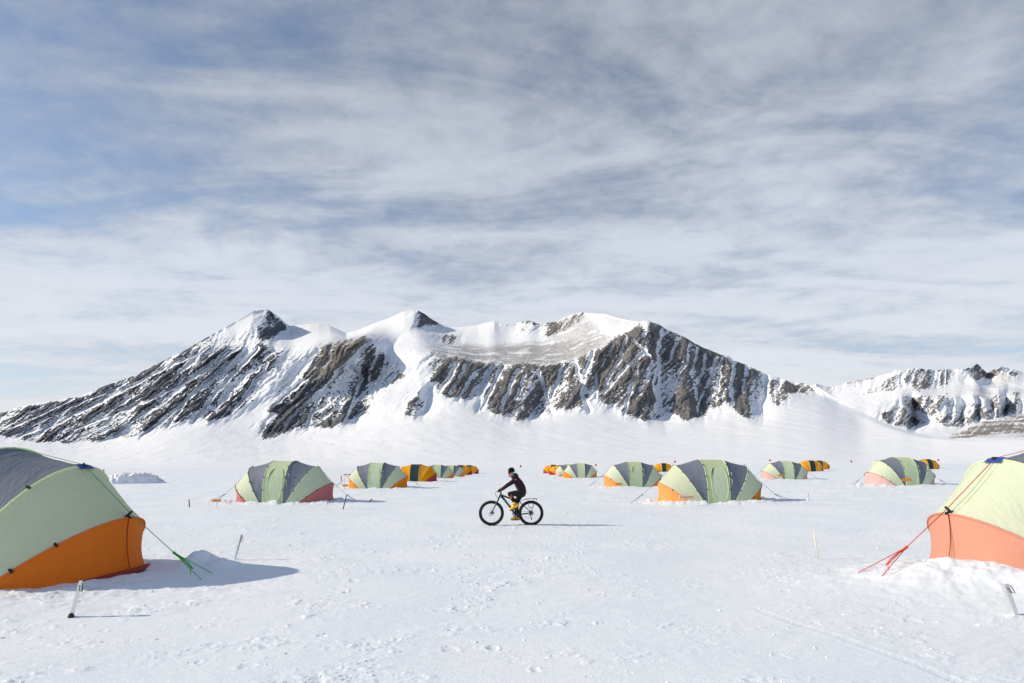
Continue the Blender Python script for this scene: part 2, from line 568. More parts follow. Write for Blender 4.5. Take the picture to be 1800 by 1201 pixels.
def height(x, y, detail=True):
    x = np.asarray(x, float); y = np.asarray(y, float)
    r = np.hypot(x, y)
    t = np.clip(x - 3.0, 0, None)
    h = 0.016 * (np.sqrt(t * t + 4) - 2)
    h = np.minimum(h, 3.2)
    h = h + 0.06 * fbm(x / 6.0, y / 5.0, 3, 0.5, seed=1) * sstep(r, 1, 8)
    h = h + 0.20 * fbm(x / 45.0, y / 30.0, 2, 0.5, seed=2) * sstep(r, 40, 110)
    # wind-packed drifts by the two nearest tents
    h = h + bumpg(x, y, 6.75, 8.1, 1.25, 0.75, 0.30, 0.2) + bumpg(x, y, 8.6, 7.0, 1.9, 0.75, 0.30)
    h = h + bumpg(x, y, 5.2, 8.0, 1.5, 0.8, 0.06) + bumpg(x, y, 7.2, 6.4, 1.6, 0.7, 0.08)
    lump = 0.55 + 0.7 * fbm(x * 1.8, y * 1.8, 2, 0.5, seed=71)
    h = h + bumpg(x, y, -5.45, 9.75, 0.42, 0.38, 0.30) * np.clip(lump, 0.1, 1.5) + bumpg(x, y, -4.95, 9.6, 0.35, 0.3, 0.20) * np.clip(lump, 0.1, 1.5)
    h = h + bumpg(x, y, -7.6, 6.8, 2.1, 0.4, 0.05) * (0.4 + 1.4 * np.clip(lump, 0, 1.2))
    if not detail: return h
    h = h + tent_drift(x, y)
    # wind crust: patches of sastrugi between smooth slabs
    c, s = math.cos(0.30), math.sin(0.30)
    u = x * c + y * s; v = -x * s + y * c
    patch = sstep(fbm(x / 3.1, y / 2.2, 3, 0.55, seed=8), -0.22, 0.42)
    left = sstep(-x + y * 0.25, -1.2, 2.8) * (1 - sstep(r, 14, 30))
    right = sstep(x - 1.2, 0.0, 2.5)
    rough = 0.30 + 0.85 * patch * (0.35 + 0.65 * np.maximum(left, right * 0.8))
    sas = fbm(u / 0.62, v / 0.22, 4, 0.58, seed=12)
    sas2 = fbm(u / 2.3, v / 0.8, 3, 0.5, seed=15)
    h = h + rough * (0.010 * sas + 0.020 * sas2)
    # broken crust: small lumps with sharp edges
    cl = fbm(u / 0.20, v / 0.10, 3, 0.6, seed=19)
    cm = sstep(fbm(x / 1.1, y / 0.8, 3, 0.6, seed=22), -0.08, 0.45)
    lft = sstep(-x + y * 0.25, -1.0, 3.0) * (1 - sstep(r, 14, 26))
    h = h + 0.040 * np.clip(cl - 0.16, 0, 0.45) * np.clip(cm * (0.3 + 0.7 * patch) + 0.60 * lft * cm, 0, 1) * (1 - 0.6 * sstep(r, 12, 40))
    h = h - 0.026 * np.clip(-cl - 0.24, 0, 0.3) * cm * np.maximum(lft, 0.3)
    fr = sstep(r, 14, 40)
    h = h + fr * 0.055 * fbm(x / 2.6, y / 2.0, 3, 0.55, seed=27)
    # prints
    for (fx, fy, fr_, fd, fa) in FOOT:
        near = (np.abs(x - fx) < 0.6) & (np.abs(y - fy) < 0.6)
        if not near.any(): continue
        a = x[near] - fx; b = y[near] - fy
        ca, sa = math.cos(fa), math.sin(fa)
        p = (a * ca + b * sa) / 1.5; q = (-a * sa + b * ca)
        d = np.sqrt(p * p + q * q) / fr_ + 1.0 * pnoise(a * 9 + fx * 3, b * 9, 31)
        nz = 0.5 + 1.6 * pnoise(a * 14 + fx * 5, b * 14, 33)
        h[near] += -fd * 1.3 * np.exp(-(d / 0.75) ** 4) + fd * 0.8 * np.exp(-((d - 1.1) / 0.45) ** 2) * np.clip(nz, 0, 1.6)
    # tyre track
    for (p0, p1) in zip(TRACK[:-1], TRACK[1:]):
        ax, ay = p0; bx, by = p1
        L2 = (bx - ax) ** 2 + (by - ay) ** 2
        tt = ((x - ax) * (bx - ax) + (y - ay) * (by - ay)) / L2
        on = (tt >= 0) & (tt <= 1)
        dd = np.abs((x - ax) * (by - ay) - (y - ay) * (bx - ax)) / math.sqrt(L2)
        k = on & (dd < 0.14)
        if not k.any(): continue
        tread = 0.5 + 0.5 * np.sin(tt[k] * math.sqrt(L2) * 90 + dd[k] * 70)
        h[k] += -0.0035 * np.exp(-(dd[k] / 0.055) ** 4) * (0.45 + 0.55 * tread) + 0.002 * np.exp(-((dd[k] - 0.085) / 0.025) ** 2)
    return h


def gz(x, y, detail=True):
    return float(height(np.array([x]), np.array([y]), detail)[0])


def build_ground():
    ys = np.arange(300.0, 15.0, -0.56)
    r1 = HC * 569.0 / ys
    r0 = np.array([0.02, 0.8, 1.5, 2.1, 2.6, 3.0])
    r2 = np.geomspace(r1[-1] * 1.03, 700, 64)
    r3 = np.geomspace(760, 14000, 14)
    r = np.concatenate([r0, r1[r1 > 3.1], r2, r3])
    az = np.concatenate([np.radians(np.linspace(-180, -50, 40)[:-1]), np.radians(np.linspace(-50, 50, 1130)), np.radians(np.linspace(50, 180, 40)[1:-1])])
    R, A = np.meshgrid(r, az, indexing='ij')
    X = R * np.sin(A); Y = R * np.cos(A)
    Z = height(X.ravel(), Y.ravel()).reshape(X.shape)
    Z = Z - sstep(R, 900, 3000) * 25
    me = np_grid_mesh('snow_field', np.stack([X, Y, Z], -1), wrap=True)
    me.flip_normals()
    o = link('snow_field', me, M['snow'], smooth=False)
    tag(o, 'wide field of wind-packed snow the camp stands on', kind='structure')


build_ground()


# ------------------------------------------------------------------ mountains
def interp(pts):
    xs = np.array([p[0] for p in pts], float); ys = np.array([p[1] for p in pts], float)
    return lambda x: np.interp(x, xs, ys)


def inside(px, py, poly):
    c = np.zeros(px.shape, bool)
    n = len(poly)
    j = n - 1
    for i in range(n):
        xi, yi = poly[i]; xj, yj = poly[j]
        if yi != yj:
            k = ((yi > py) != (yj > py)) & (px < (xj - xi) * (py - yi) / (yj - yi) + xi)
            c ^= k
        j = i
    return c


def blur(a, ny, nx):
    def b1(a, n, ax):
        if n < 1: return a
        pad = [(0, 0), (0, 0)]; pad[ax] = (n, n)
        p = np.pad(a, pad, mode='edge')
        cs = np.cumsum(p, axis=ax)
        z = np.zeros_like(np.take(cs, [0], axis=ax))
        cs = np.concatenate([z, cs], axis=ax)
        m = 2 * n + 1
        if ax == 0: return (cs[m:] - cs[:-m]) / m
        return (cs[:, m:] - cs[:, :-m]) / m
    for _ in range(2):
        a = b1(b1(a, ny, 0), nx, 1)
    return a


def to_world(px, py, D):
    return np.stack([(px - CX) / F * D, D, HC + (HY - py) / F * D], -1)


SIL = [(-700, 790), (-400, 772), (-200, 748), (-60, 733), (0, 725), (11, 724), (25, 718), (49, 712), (78, 706), (95, 705), (124, 700), (139, 698), (156, 690), (185, 678), (202, 673), (240, 659),
       (283, 636), (318, 620), (353, 599.5), (384, 582), (405, 570.5), (428, 557), (445, 546.8), (462, 544.6), (470, 543), (488, 556), (509, 573), (525, 571.5), (542, 569.7),
       (560, 570), (580, 572.6), (594, 579), (609, 586), (629, 580.7), (658, 568.5), (687, 558), (710, 547.5), (727, 545), (736, 546), (750, 554.7), (765, 565), (784, 575),
       (821, 574), (841, 571.4), (859, 566), (869, 564), (877, 568.5), (893, 570.6), (908, 569), (916, 566), (931, 564), (948, 569.7), (960, 567.7), (980, 564.8), (992, 557.6),
       (1006, 552.4), (1026, 549), (1041, 551), (1064, 551.8), (1084, 557.6), (1107, 563), (1127, 564.8), (1136, 563.2), (1148, 567), (1163, 573), (1173, 580), (1191, 587.6),
       (1204, 593), (1220, 602.6), (1238, 612.4), (1256, 619), (1266, 623), (1282, 626.4), (1290, 634), (1308, 640), (1328, 649), (1346, 658), (1370, 664), (1393, 672),
       (1419, 676), (1440, 682), (1455, 692), (1473, 705), (1497, 715.5), (1520, 728), (1543, 737.7), (1578, 751.7), (1602, 761), (1637, 768), (1683, 772), (1800, 774), (2100, 775), (2500, 776)]
FOOTL = [(-700, 800), (-200, 782), (0, 772), (127, 784), (220, 776), (300, 752), (379, 746), (452, 778), (520, 762), (585, 759), (646, 738), (700, 738), (760, 712), (850, 727),
         (919, 744), (1009, 727), (1137, 746), (1204, 740), (1253, 729), (1318, 744), (1367, 724), (1440, 720), (1500, 735), (1580, 760), (1640, 774), (1800, 782), (2500, 786)]
TOPL = [(-700, 790), (0, 728), (350, 604), (400, 613), (470, 603), (517, 611), (557, 602), (643, 593), (690, 614), (749, 614), (841, 635), (922, 639), (997, 635), (1052, 607), (1096, 589),
        (1136, 568), (1200, 597), (1300, 642), (1400, 678), (1473, 709), (1600, 764), (2500, 780)]
DSIL = [(-700, 2100), (0, 2250), (350, 2320), (400, 2600), (470, 2950), (550, 3300), (730, 3350), (900, 3500), (1026, 3150), (1130, 2500), (1250, 2330), (1400, 2230), (1470, 2050), (1600, 1500), (1800, 1050), (2500, 800)]
SLANT = [(-700, -1.5), (0, -1.5), (300, -1.3), (420, -0.95), (500, -1.0), (620, -0.7), (760, -0.9), (900, -0.62), (1050, -0.55), (1150, -0.35), (1250, -0.1), (1350, 0.05), (1450, 0.3), (2500, 0.3)]

ROCK = [  # (weight, polygon) : the bare rock faces
    (1.0, [(-300, 745), (-50, 733), (0, 724), (25, 717), (95, 704), (139, 697), (185, 677), (240, 658), (283, 635), (318, 619), (353, 598), (384, 581), (400, 577), (375, 612), (430, 607), (465, 600),
           (474, 618), (500, 612), (470, 660), (440, 700), (405, 735), (379, 741), (344, 741), (300, 746), (272, 756), (220, 772), (197, 776), (127, 780), (52, 776), (29, 771), (0, 766), (-300, 775)]),
    (0.62, [(474, 618), (517, 606), (519, 632), (500, 650), (480, 668), (462, 686), (445, 705), (415, 730), (440, 690)]),
    (1.25, [(470, 542), (488, 555), (505, 573), (492, 592), (470, 600), (450, 592), (455, 572), (463, 556)]),
    (0.72, [(400, 592), (430, 580), (455, 570), (468, 598), (430, 606), (372, 616)]),
    (1.15, [(590, 640), (643, 592), (660, 600), (668, 618), (690, 636), (713, 662), (688, 678), (656, 692), (647, 728), (609, 742), (585, 755), (562, 755), (525, 752), (484, 771), (452, 775), (456, 752), (484, 734),
            (480, 716), (530, 685), (560, 665)]),
    (0.9, [(557, 609), (600, 594), (643, 590), (660, 597), (600, 655), (540, 695), (470, 730), (464, 722), (513, 680), (542, 636)]),
    (1.0, [(739, 677), (744, 693), (745, 716), (730, 740), (710, 732), (713, 719), (724, 699)]),
    (0.62, [(734, 641), (749, 611), (778, 630), (760, 668), (745, 660)]),
    (1.0, [(760, 640), (778, 626), (841, 633), (882, 640), (922, 637), (966, 642), (997, 634), (1038, 619), (1040, 705), (1009, 722), (974, 720), (951, 731), (919, 741), (893, 734), (850, 722),
           (844, 700), (807, 705), (772, 692), (757, 668)]),
    (1.04, [(1038, 620), (1067, 599), (1096, 586), (1136, 561), (1173, 578), (1204, 592), (1256, 618), (1290, 632), (1346, 657), (1352, 690), (1339, 704), (1326, 742), (1297, 728), (1284, 708), (1253, 722),
            (1230, 734), (1204, 738), (1184, 728), (1137, 744), (1111, 733), (1065, 713), (1045, 690)]),
    (0.88, [(1346, 662), (1393, 672), (1419, 676), (1447, 700), (1446, 716), (1432, 690), (1412, 692), (1388, 690), (1367, 720), (1352, 700)]),
    (1.15, [(739, 545), (784, 575), (744, 574), (721, 582), (732, 562)]),
    (0.80, [(762, 586), (790, 586), (823, 596), (812, 612), (792, 612), (775, 602)]),
    (0.85, [(992, 559), (1026, 548), (1040, 556), (1020, 570), (985, 588), (951, 594), (975, 572)]),
    (1.1, [(903, 564), (945, 562), (948, 572), (905, 572)]),
    (0.95, [(950, 566), (985, 562), (975, 575), (948, 580)]),
    (1.1, [(862, 562), (880, 563), (884, 570), (866, 569)]),
    (0.85, [(905, 574), (935, 574), (930, 590), (908, 588)]),
    (0.5, [(520, 640), (600, 600), (560, 660), (500, 690), (470, 690)]),
]
SCREE = [
    (0.72, [(749, 611), (800, 607), (818, 606), (864, 613), (882, 607), (945, 604), (1009, 598), (1052, 601), (1066, 600), (1038, 622), (997, 634), (960, 644), (922, 640), (882, 644), (841, 636), (778, 632)]),
    (0.6, [(560, 606), (600, 595), (643, 590), (672, 594), (640, 602), (606, 640), (560, 668), (535, 665)]),
    (0.42, [(992, 559), (1026, 549), (1050, 575), (1080, 600), (1030, 602), (960, 596)]),
]
FOLDS = [  # ridge lines (top x, top y, bottom x, bottom y, m per px to the right, reach px)
    (470, 543, 446, 604, 9.0, 40), (736, 546, 718, 584, 8.0, 45), (645, 591, 560, 690, 4.0, 60), (742, 676, 726, 738, 5, 18),
    (935, 668, 912, 740, 5.5, 24), (1136, 563, 1140, 742, 4.0, 30), (1060, 612, 1010, 700, 3.0, 25), (1206, 594, 1212, 735, 4.0, 26), (1285, 628, 1276, 706, 4.0, 22),
    (1322, 650, 1318, 742, 4.0, 22), (850, 640, 800, 700, 3.0, 25), (620, 640, 600, 745, 4.0, 26)]

COULOIRS = [  # snow-filled gullies: half width in px, then the line from top to bottom
    (2.6, [(1163, 584), (1155, 620), (1160, 644), (1158, 700)]), (2.2, [(1191, 595), (1178, 631), (1163, 646)]), (2.8, [(1212, 605), (1207, 636), (1189, 664), (1172, 690)]),
    (2.8, [(1240, 623), (1238, 654), (1220, 677), (1225, 701)]), (2.4, [(1258, 628), (1251, 664), (1235, 690), (1225, 724)]), (3.4, [(1291, 639), (1284, 680), (1288, 710)]),
    (4.5, [(1348, 660), (1342, 704)]), (2.2, [(1101, 592), (1088, 631), (1066, 675)]), (2.0, [(1111, 595), (1145, 631), (1140, 664)]), (3.2, [(1158, 646), (1148, 675), (1163, 724)]),
    (3.2, [(1132, 618), (1093, 654), (1062, 690)]), (2.6, [(1197, 664), (1176, 702)]), (3.6, [(1041, 619), (1029, 659), (1023, 693), (1036, 724)]), (2.8, [(1009, 635), (1020, 664), (1032, 690)]),
    (2.6, [(989, 641), (980, 670), (971, 693), (960, 712)]), (3.4, [(948, 655), (960, 693), (970, 726)]), (3.0, [(908, 650), (899, 676), (880, 720)]), (4.0, [(866, 640), (846, 682), (840, 722)]),
    (3.6, [(803, 640), (775, 692)]), (2.4, [(922, 660), (906, 702)]), (2.6, [(835, 655), (804, 704)]), (2.6, [(884, 645), (860, 690), (846, 720)]), (2.4, [(820, 640), (790, 690)]),
    (2.8, [(617, 644), (637, 664), (626, 693), (608, 740)]), (2.6, [(582, 672), (557, 705), (539, 750)]), (3.0, [(648, 602), (614, 636), (590, 655)]), (3.2, [(667, 616), (648, 664), (658, 700)]),
    (2.6, [(682, 626), (667, 670), (664, 690)]), (2.2, [(596, 650), (571, 684)]), (2.4, [(640, 690), (620, 715)]), (2.2, [(560, 690), (500, 745)]), (2.0, [(545, 660), (480, 715)]), (2.4, [(700, 640), (680, 680)]),
    (2.6, [(345, 620), (179, 705), (60, 765)]), (2.4, [(380, 642), (260, 705), (128, 755)]), (2.4, [(367, 670), (306, 722), (246, 772)]), (2.8, [(435, 630), (378, 693), (338, 744)]), (2.6, [(400, 640), (335, 693), (294, 750)]),
    (2.0, [(275, 655), (162, 711), (90, 742)]), (2.6, [(233, 697), (150, 750)]), (2.0, [(186, 704), (32, 770)]), (3.0, [(454, 612), (384, 685)]), (2.0, [(320, 628), (240, 676), (190, 692)]), (2.2, [(300, 690), (200, 765)]),
    (1.8, [(130, 702), (20, 752)]), (1.8, [(420, 612), (340, 660)]), (1.8, [(225, 672), (110, 722), (20, 765)]), (2.0, [(330, 700), (270, 752)]), (2.4, [(470, 640), (420, 712)]),
    (2.4, [(1312, 645), (1306, 690)]), (1.8, [(1075, 610), (1050, 660), (1046, 700)]), (2.0, [(1122, 640), (1104, 700), (1098, 730)]), (2.0, [(1268, 630), (1262, 690)]), (2.0, [(1226, 612), (1216, 660)])]


def couloir_field(PX, PY, lines):
    C = np.zeros(PX.shape)
    for w, pts in lines:
        for (a, b) in zip(pts[:-1], pts[1:]):
            x0 = min(a[0], b[0]) - 14; x1 = max(a[0], b[0]) + 14
            k = (PX > x0) & (PX < x1) & (PY > a[1] - 10) & (PY < b[1] + 10)
            if not k.any(): continue
            px, py = PX[k], PY[k]
            dx, dy = b[0] - a[0], b[1] - a[1]
            t = np.clip(((px - a[0]) * dx + (py - a[1]) * dy) / (dx * dx + dy * dy), 0, 1)
            d = np.hypot(px - a[0] - t * dx, py - a[1] - t * dy)
            C[k] = np.maximum(C[k], np.exp(-(d / w) ** 2))
    return C


def build_relief(name, x0, x1, ncol, nrow, sil, base_y, base_D, ctrl, slant, rock, scree, folds, mat, label, amp=60.0, rid=(46, 190), snow_amp=14.0, sil_rough=1.2, p_apron=0.6,
                 rock_bias=0.0, seed=0, zone_blur=(3, 3), cross_w=1.0, gullies=None, slope_amp=0.6):
    px1 = np.linspace(x0, x1, ncol)
    ytrue = interp(sil)(px1) + sil_rough * fbm(px1 / 14.0, px1 * 0 + 3.3, 3, 0.6, seed=50 + seed)
    ysil = blur(interp(sil)(px1)[None, :], 0, 4)[0]
    v = np.linspace(0, 1, nrow)[:, None]
    PX = np.broadcast_to(px1[None, :], (nrow, ncol)).copy()
    PY = base_y + (ysil[None, :] - base_y) * v
    # distance from the camera: piecewise between foot, cliff top and crest
    D = ctrl(PX, PY, ysil[None, :])
    D = blur(D, max(2, nrow // 60), 6)
    sl = interp(slant)(PX) + 0.30 * fbm(PX / 110.0, PY / 90.0, 2, 0.5, seed=55 + seed)
    wx = 6.5 * fbm(PX / 26.0, PY / 26.0, 4, 0.55, seed=60 + seed)
    wy = 4.0 * fbm(PX / 19.0, PY / 19.0, 3, 0.55, seed=64 + seed)
    U = PX + wx * 0.9 - sl * (PY - 690.0)
    R = 0.0; W = 0.0
    for k, (su, sv, w) in enumerate(((rid[0], rid[1], 1.0), (rid[0] * .5, rid[1] * .45, .62), (rid[0] * .24, rid[1] * .2, .42), (rid[0] * .11, rid[1] * .085, .30))):
        R = R + w * (1 - 2.1 * np.abs(pnoise(U / su, PY / sv, 70 + k + seed)))
        W += w
    # a second family of ribs crosses the first and cuts it into buttresses
    V2 = PX + wx * 1.2 - (sl + 0.95) * (PY - 690.0)
    R2 = (1 - 2.1 * np.abs(pnoise(V2 / (rid[0] * .9), PY / (rid[1] * .6), 85 + seed))) + 0.5 * (1 - 2.1 * np.abs(pnoise(V2 / (rid[0] * .4), PY / (rid[1] * .25), 87 + seed)))
    cross = sstep(fbm(PX / 60.0, PY / 50.0, 2, 0.5, seed=88 + seed), -0.25, 0.35) * (interp(cross_w)(PX) if isinstance(cross_w, list) else cross_w)
    R = R / W                                    # about 0.2 .. 1, high on the ribs
    R = R * (1 - 0.5 * cross) + 0.5 * cross * R2 / 1.5
    Z = np.zeros(PX.shape)
    for w, poly in rock:
        Z = np.maximum(Z, w * inside(PX + wx * 1.4, PY + wy * 1.2, poly))
    Zs = blur(Z, zone_blur[0], zone_blur[1])
    Zw = blur(Z, 12, 10)
    S = np.zeros(PX.shape)
    for w, poly in scree:
        S = np.maximum(S, w * inside(PX + wx, PY + wy * .6, poly))
    S = blur(S, 4, 4)
    for (ax, ay, bx, by, k, reach) in folds:
        t = (PY - ay) / (by - ay)
        e = PX + wx * 0.8 - (ax + (bx - ax) * t)
        m = sstep(t, -0.25, 0.30) * (1 - sstep(t, 0.75, 1.2)) if ay > 550 else (1 - sstep(t, 0.6, 1.15))
        D = D + k * m * np.clip(e, 0, reach) * np.exp(-np.clip(e - reach, 0, None) / reach)
    scale = D / 2200.0
    D = D - amp * scale * (R - 0.6) * np.clip(Zw * 1.1, 0, 1)
    fade = np.clip((PY - ysil[None, :]) / 14.0, 0.15, 1)
    D = D + snow_amp * scale * fbm(U / 60.0, PY / 70.0, 3, 0.5, seed=90 + seed) * np.clip(blur(Z, 22, 14) * 2.2, 0.0, 1) * sstep(v, 0.02, 0.35)
    strata = fbm((PX + 1.1 * PY) / 5.2, (PY - 0.9 * PX) / 42.0, 3, 0.55, seed=97 + seed)
    fine = fbm(PX / 3.2, PY / 2.4, 2, 0.6, seed=99 + seed)
    D = D - 7.0 * scale * (strata * 0.6 + fine * 0.5) * np.clip(Zs, 0, 1)
    rk = Zs * 1.30 - 1.20 + 1.7 * (R - np.median(R)) + 0.55 * strata + 0.42 * fine + rock_bias
    if gullies:
        C = couloir_field(PX + wx * 0.55, PY + wy * 0.5, gullies)
        rk = rk + 0.20 * sstep(PX, 500, 800) - 1.25 * C
        D = D + 38.0 * scale * C
    rk = np.where(Zs < 0.04, -0.7, rk)
    sc_n = fbm(PX / 6.0, PY / 1.6, 3, 0.65, seed=111 + seed)
    # stray outcrops below and beside the faces
    halo = blur(Z, 26, 16)
    stray = pnoise(PX / 5.5, PY / 4.0, 120 + seed) + 0.5 * pnoise(PX / 2.4, PY / 2.0, 122 + seed)
    rk = np.where((halo > 0.03) & (stray > 0.62 - 0.25 * halo), np.maximum(rk, (stray - 0.62 + 0.25 * halo) * 3.0), rk)
    PY = PY + (interp(sil)(px1) - ysil + (ytrue - interp(sil)(px1)) * np.clip(Zs[-4] * 1.5, 0.12, 1))[None, :] * sstep(v, 0.90, 1.0)      # crisp crest line
    P = to_world(PX, PY, D)
    # wind-rolled surface of the snow slopes
    wxx, wyy = P[..., 0], P[..., 1]
    open_snow = (1 - np.clip(Zw * 1.4, 0, 1)) * sstep(v, 0.01, 0.12) * (1 - sstep(v, 0.9, 0.98))
    P[..., 2] += open_snow * slope_amp * (2.6 * fbm(wxx / 170.0, wyy / 120.0, 4, 0.5, seed=130 + seed) + 1.5 * fbm((wxx + 0.4 * wyy) / 38.0, wyy / 120.0, 3, 0.55, seed=134 + seed))
    # the hidden rear slope
    back = P[-1:].copy(); back[..., 1] += 300; back[..., 0] *= 1.02; back[..., 2] -= 200
    back2 = back.copy(); back2[..., 1] += 900; back2[..., 2] = -60
    P = np.concatenate([P, back, back2], 0)
    me = np_grid_mesh(name, P)
    set_attr(me, 'rock', np.concatenate([rk, rk[-1:], rk[-1:]], 0))
    set_attr(me, 'scree', np.concatenate([S, S[-1:], S[-1:]], 0))
    me.flip_normals()
    o = link(name, me, mat, smooth=False)
    tag(o, label, kind='structure')
    return o


def ctrl_main(PX, PY, ys):
    foot = np.maximum(blur(interp(FOOTL)(PX), 0, 45), ys + 2)
    top = np.clip(interp(TOPL)(PX), ys + 1.0, foot - 1.0)
    dsil = blur(interp(DSIL)(PX), 0, 40)
    dfoot = np.minimum(1720.0, dsil * 0.92)
    dtop = np.minimum(2180.0, dsil * 0.985)
    t = np.clip((829.0 - PY) / np.maximum(829.0 - foot, 1), 0, 1)
    Da = 300.0 + (dfoot - 300.0) * t ** 0.62
    Db = dfoot + (dtop - dfoot) * np.clip((foot - PY) / (foot - top), 0, 1)
    Dc = dtop + (dsil - dtop) * np.clip((top - PY) / np.maximum(top - ys, 1), 0, 1) ** 0.8
    return np.where(PY > foot, Da, np.where(PY > top, Db, Dc))


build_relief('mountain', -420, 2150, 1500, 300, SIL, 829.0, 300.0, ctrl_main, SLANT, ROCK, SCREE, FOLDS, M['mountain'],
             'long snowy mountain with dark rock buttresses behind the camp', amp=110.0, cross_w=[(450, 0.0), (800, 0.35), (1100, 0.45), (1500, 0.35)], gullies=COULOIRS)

SIL2 = [(1300, 740), (1380, 705), (1420, 684), (1434, 675), (1448, 677), (1462, 680.5), (1478, 677), (1492, 673), (1520, 667.7), (1543, 661), (1567, 655), (1578, 650), (1604, 648), (1613, 646.7),
        (1625, 649), (1651, 651), (1672, 649), (1686, 648), (1697, 649.5), (1707, 645.5), (1717, 641), (1725, 646.7), (1735, 655), (1746, 650), (1763, 643.6), (1777, 648), (1791, 652.5),
        (1800, 655), (1850, 650), (1950, 668), (2100, 690), (2400, 720)]
ROCK2 = [
    (1.15, [(1532, 728), (1560, 722), (1583, 712), (1597, 722), (1627, 744), (1597, 756), (1570, 748)]),
    (0.92, [(1583, 712), (1590, 695), (1620, 694), (1660, 695), (1690, 699), (1730, 710), (1758, 684), (1800, 690), (1900, 700), (1900, 730), (1800, 727), (1763, 735), (1725, 741), (1702, 750), (1667, 750), (1640, 742), (1610, 722)]),
    (0.98, [(1596, 652), (1620, 647), (1672, 650), (1690, 650), (1680, 672), (1650, 680), (1610, 690), (1600, 680)]),
    (0.9, [(1510, 695), (1545, 672), (1580, 655), (1600, 650), (1600, 676), (1570, 690)]),
    (1.05, [(1690, 648), (1720, 640), (1735, 655), (1763, 643), (1800, 655), (1790, 662), (1750, 662), (1720, 672), (1700, 660)]),
    (0.9, [(1434, 672), (1470, 680), (1500, 670), (1545, 660), (1545, 664), (1500, 676), (1460, 690), (1436, 684)]),
]
SCREE2 = [(0.35, [(1690, 675), (1730, 682), (1756, 690), (1750, 706), (1725, 704)]), (0.45, [(1735, 655), (1765, 656), (1778, 670), (1765, 682), (1740, 676)])]
FOLDS2 = [(1586, 695, 1592, 754, 40.0, 18), (1688, 648, 1724, 680, 14.0, 30), (1757, 684, 1752, 736, 40, 14)] + [(x, 694, x - 6 + (x % 7), 748, 9.0 + x % 11, 8 + x % 6) for x in (1628, 1661, 1679, 1712, 1735, 1785)]


def ctrl_range(PX, PY, ys):
    t = np.clip((778 - PY) / np.maximum(778 - ys, 1), 0, 1)
    prof = np.interp(t, [0, 0.28, 0.62, 0.74, 1.0], [0.0, 0.22, 0.34, 0.78, 1.0])
    return 3600.0 + 2900.0 * prof


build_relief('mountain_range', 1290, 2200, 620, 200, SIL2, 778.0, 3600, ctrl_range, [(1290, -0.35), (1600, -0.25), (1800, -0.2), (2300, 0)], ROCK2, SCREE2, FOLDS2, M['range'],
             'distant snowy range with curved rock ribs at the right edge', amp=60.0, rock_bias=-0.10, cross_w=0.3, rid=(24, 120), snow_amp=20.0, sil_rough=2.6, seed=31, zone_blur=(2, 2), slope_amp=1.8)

SIL3 = [(1640, 777), (1662, 770), (1695, 753), (1725, 741), (1763, 733), (1800, 727), (1900, 717), (2000, 716), (2200, 735)]


def ctrl_hill(PX, PY, ys):
    return 1900.0 + 900.0 * np.clip((779 - PY) / np.maximum(779 - ys, 1), 0, 1)


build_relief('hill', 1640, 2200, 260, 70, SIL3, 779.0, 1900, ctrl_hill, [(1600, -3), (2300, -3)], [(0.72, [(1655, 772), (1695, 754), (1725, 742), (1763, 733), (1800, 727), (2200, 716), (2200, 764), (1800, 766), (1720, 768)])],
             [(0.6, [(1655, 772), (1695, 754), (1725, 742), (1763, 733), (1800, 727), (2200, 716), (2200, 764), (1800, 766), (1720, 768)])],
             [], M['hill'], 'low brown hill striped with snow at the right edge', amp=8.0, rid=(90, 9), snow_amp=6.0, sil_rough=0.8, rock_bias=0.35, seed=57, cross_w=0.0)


# ------------------------------------------------------------------ tents
ARCS = [  # base x, apex x, apex z  (one end; the other is its mirror)
    (0.47, 0.52, 2.02), (0.56, 1.63, 1.73), (0.96, 2.32, 0.92), (1.02, 2.42, -0.16)]


def arc_pt(i, th, side=1):
    xb, xa, za = ARCS[i]
    c, s = math.cos(th), math.sin(th)
    e = (0.86, 0.92, 1.0, 1.0)[i]
    ss = max(s, 0.0) ** e
    y = -TW * math.copysign(abs(c) ** e, c)
    if i == 3:
        return Vector((side * (xb + (xa - xb) * max(s, 0)), -1.40 * c, -0.16))
    if i == 2:
        x = xb + (xa - xb) * max(s, 0)
        return Vector((side * x, y, -0.16 + (za + 0.16) * ss if s < 0.999 else za))
    return Vector((side * (xb + (xa - xb) * ss), y, -0.10 + (za + 0.10) * ss))


def panel_pts(fa, fb, nt, ns, sag, seed, wr):
    """cloth stretched between two bows; sags inward between them"""
    rows = []
    r = random.Random(seed); ox, oy = r.uniform(0, 50), r.uniform(0, 50)
    for i in range(nt + 1):
        th = math.pi * i / nt
        a, b = fa(th), fb(th)
        row = []
        for j in range(ns + 1):
            t = j / ns
            p = a.lerp(b, t)
            k = 4 * t * (1 - t)
            inward = Vector((-p.x * 0.25, -p.y, -(p.z - 0.15)))
            if inward.length > 1e-6: inward.normalize()
            row.append(p + inward * (sag * k * math.sin(th) ** 0.5 if 0 < i < nt else 0))
        rows.append(row)
    n = np.array([[[pnoise(ox + j / ns * 2.2 + i * 0.05, oy + i / nt * 9.0) + 0.6 * pnoise(ox + j / ns * 5, oy + 3 + i / nt * 21.0) for j in range(ns + 1)]] for i in range(nt + 1)]).reshape(nt + 1, ns + 1)
    for i in range(nt + 1):
        for j in range(ns + 1):
            t = j / ns; k = min(1, 6 * t * (1 - t))
            p = rows[i][j]
            d = Vector((p.x * 0.4, p.y, p.z)); d.normalize()
            rows[i][j] = p + d * (wr * n[i][j] * k)
    return rows


_clip_me = None


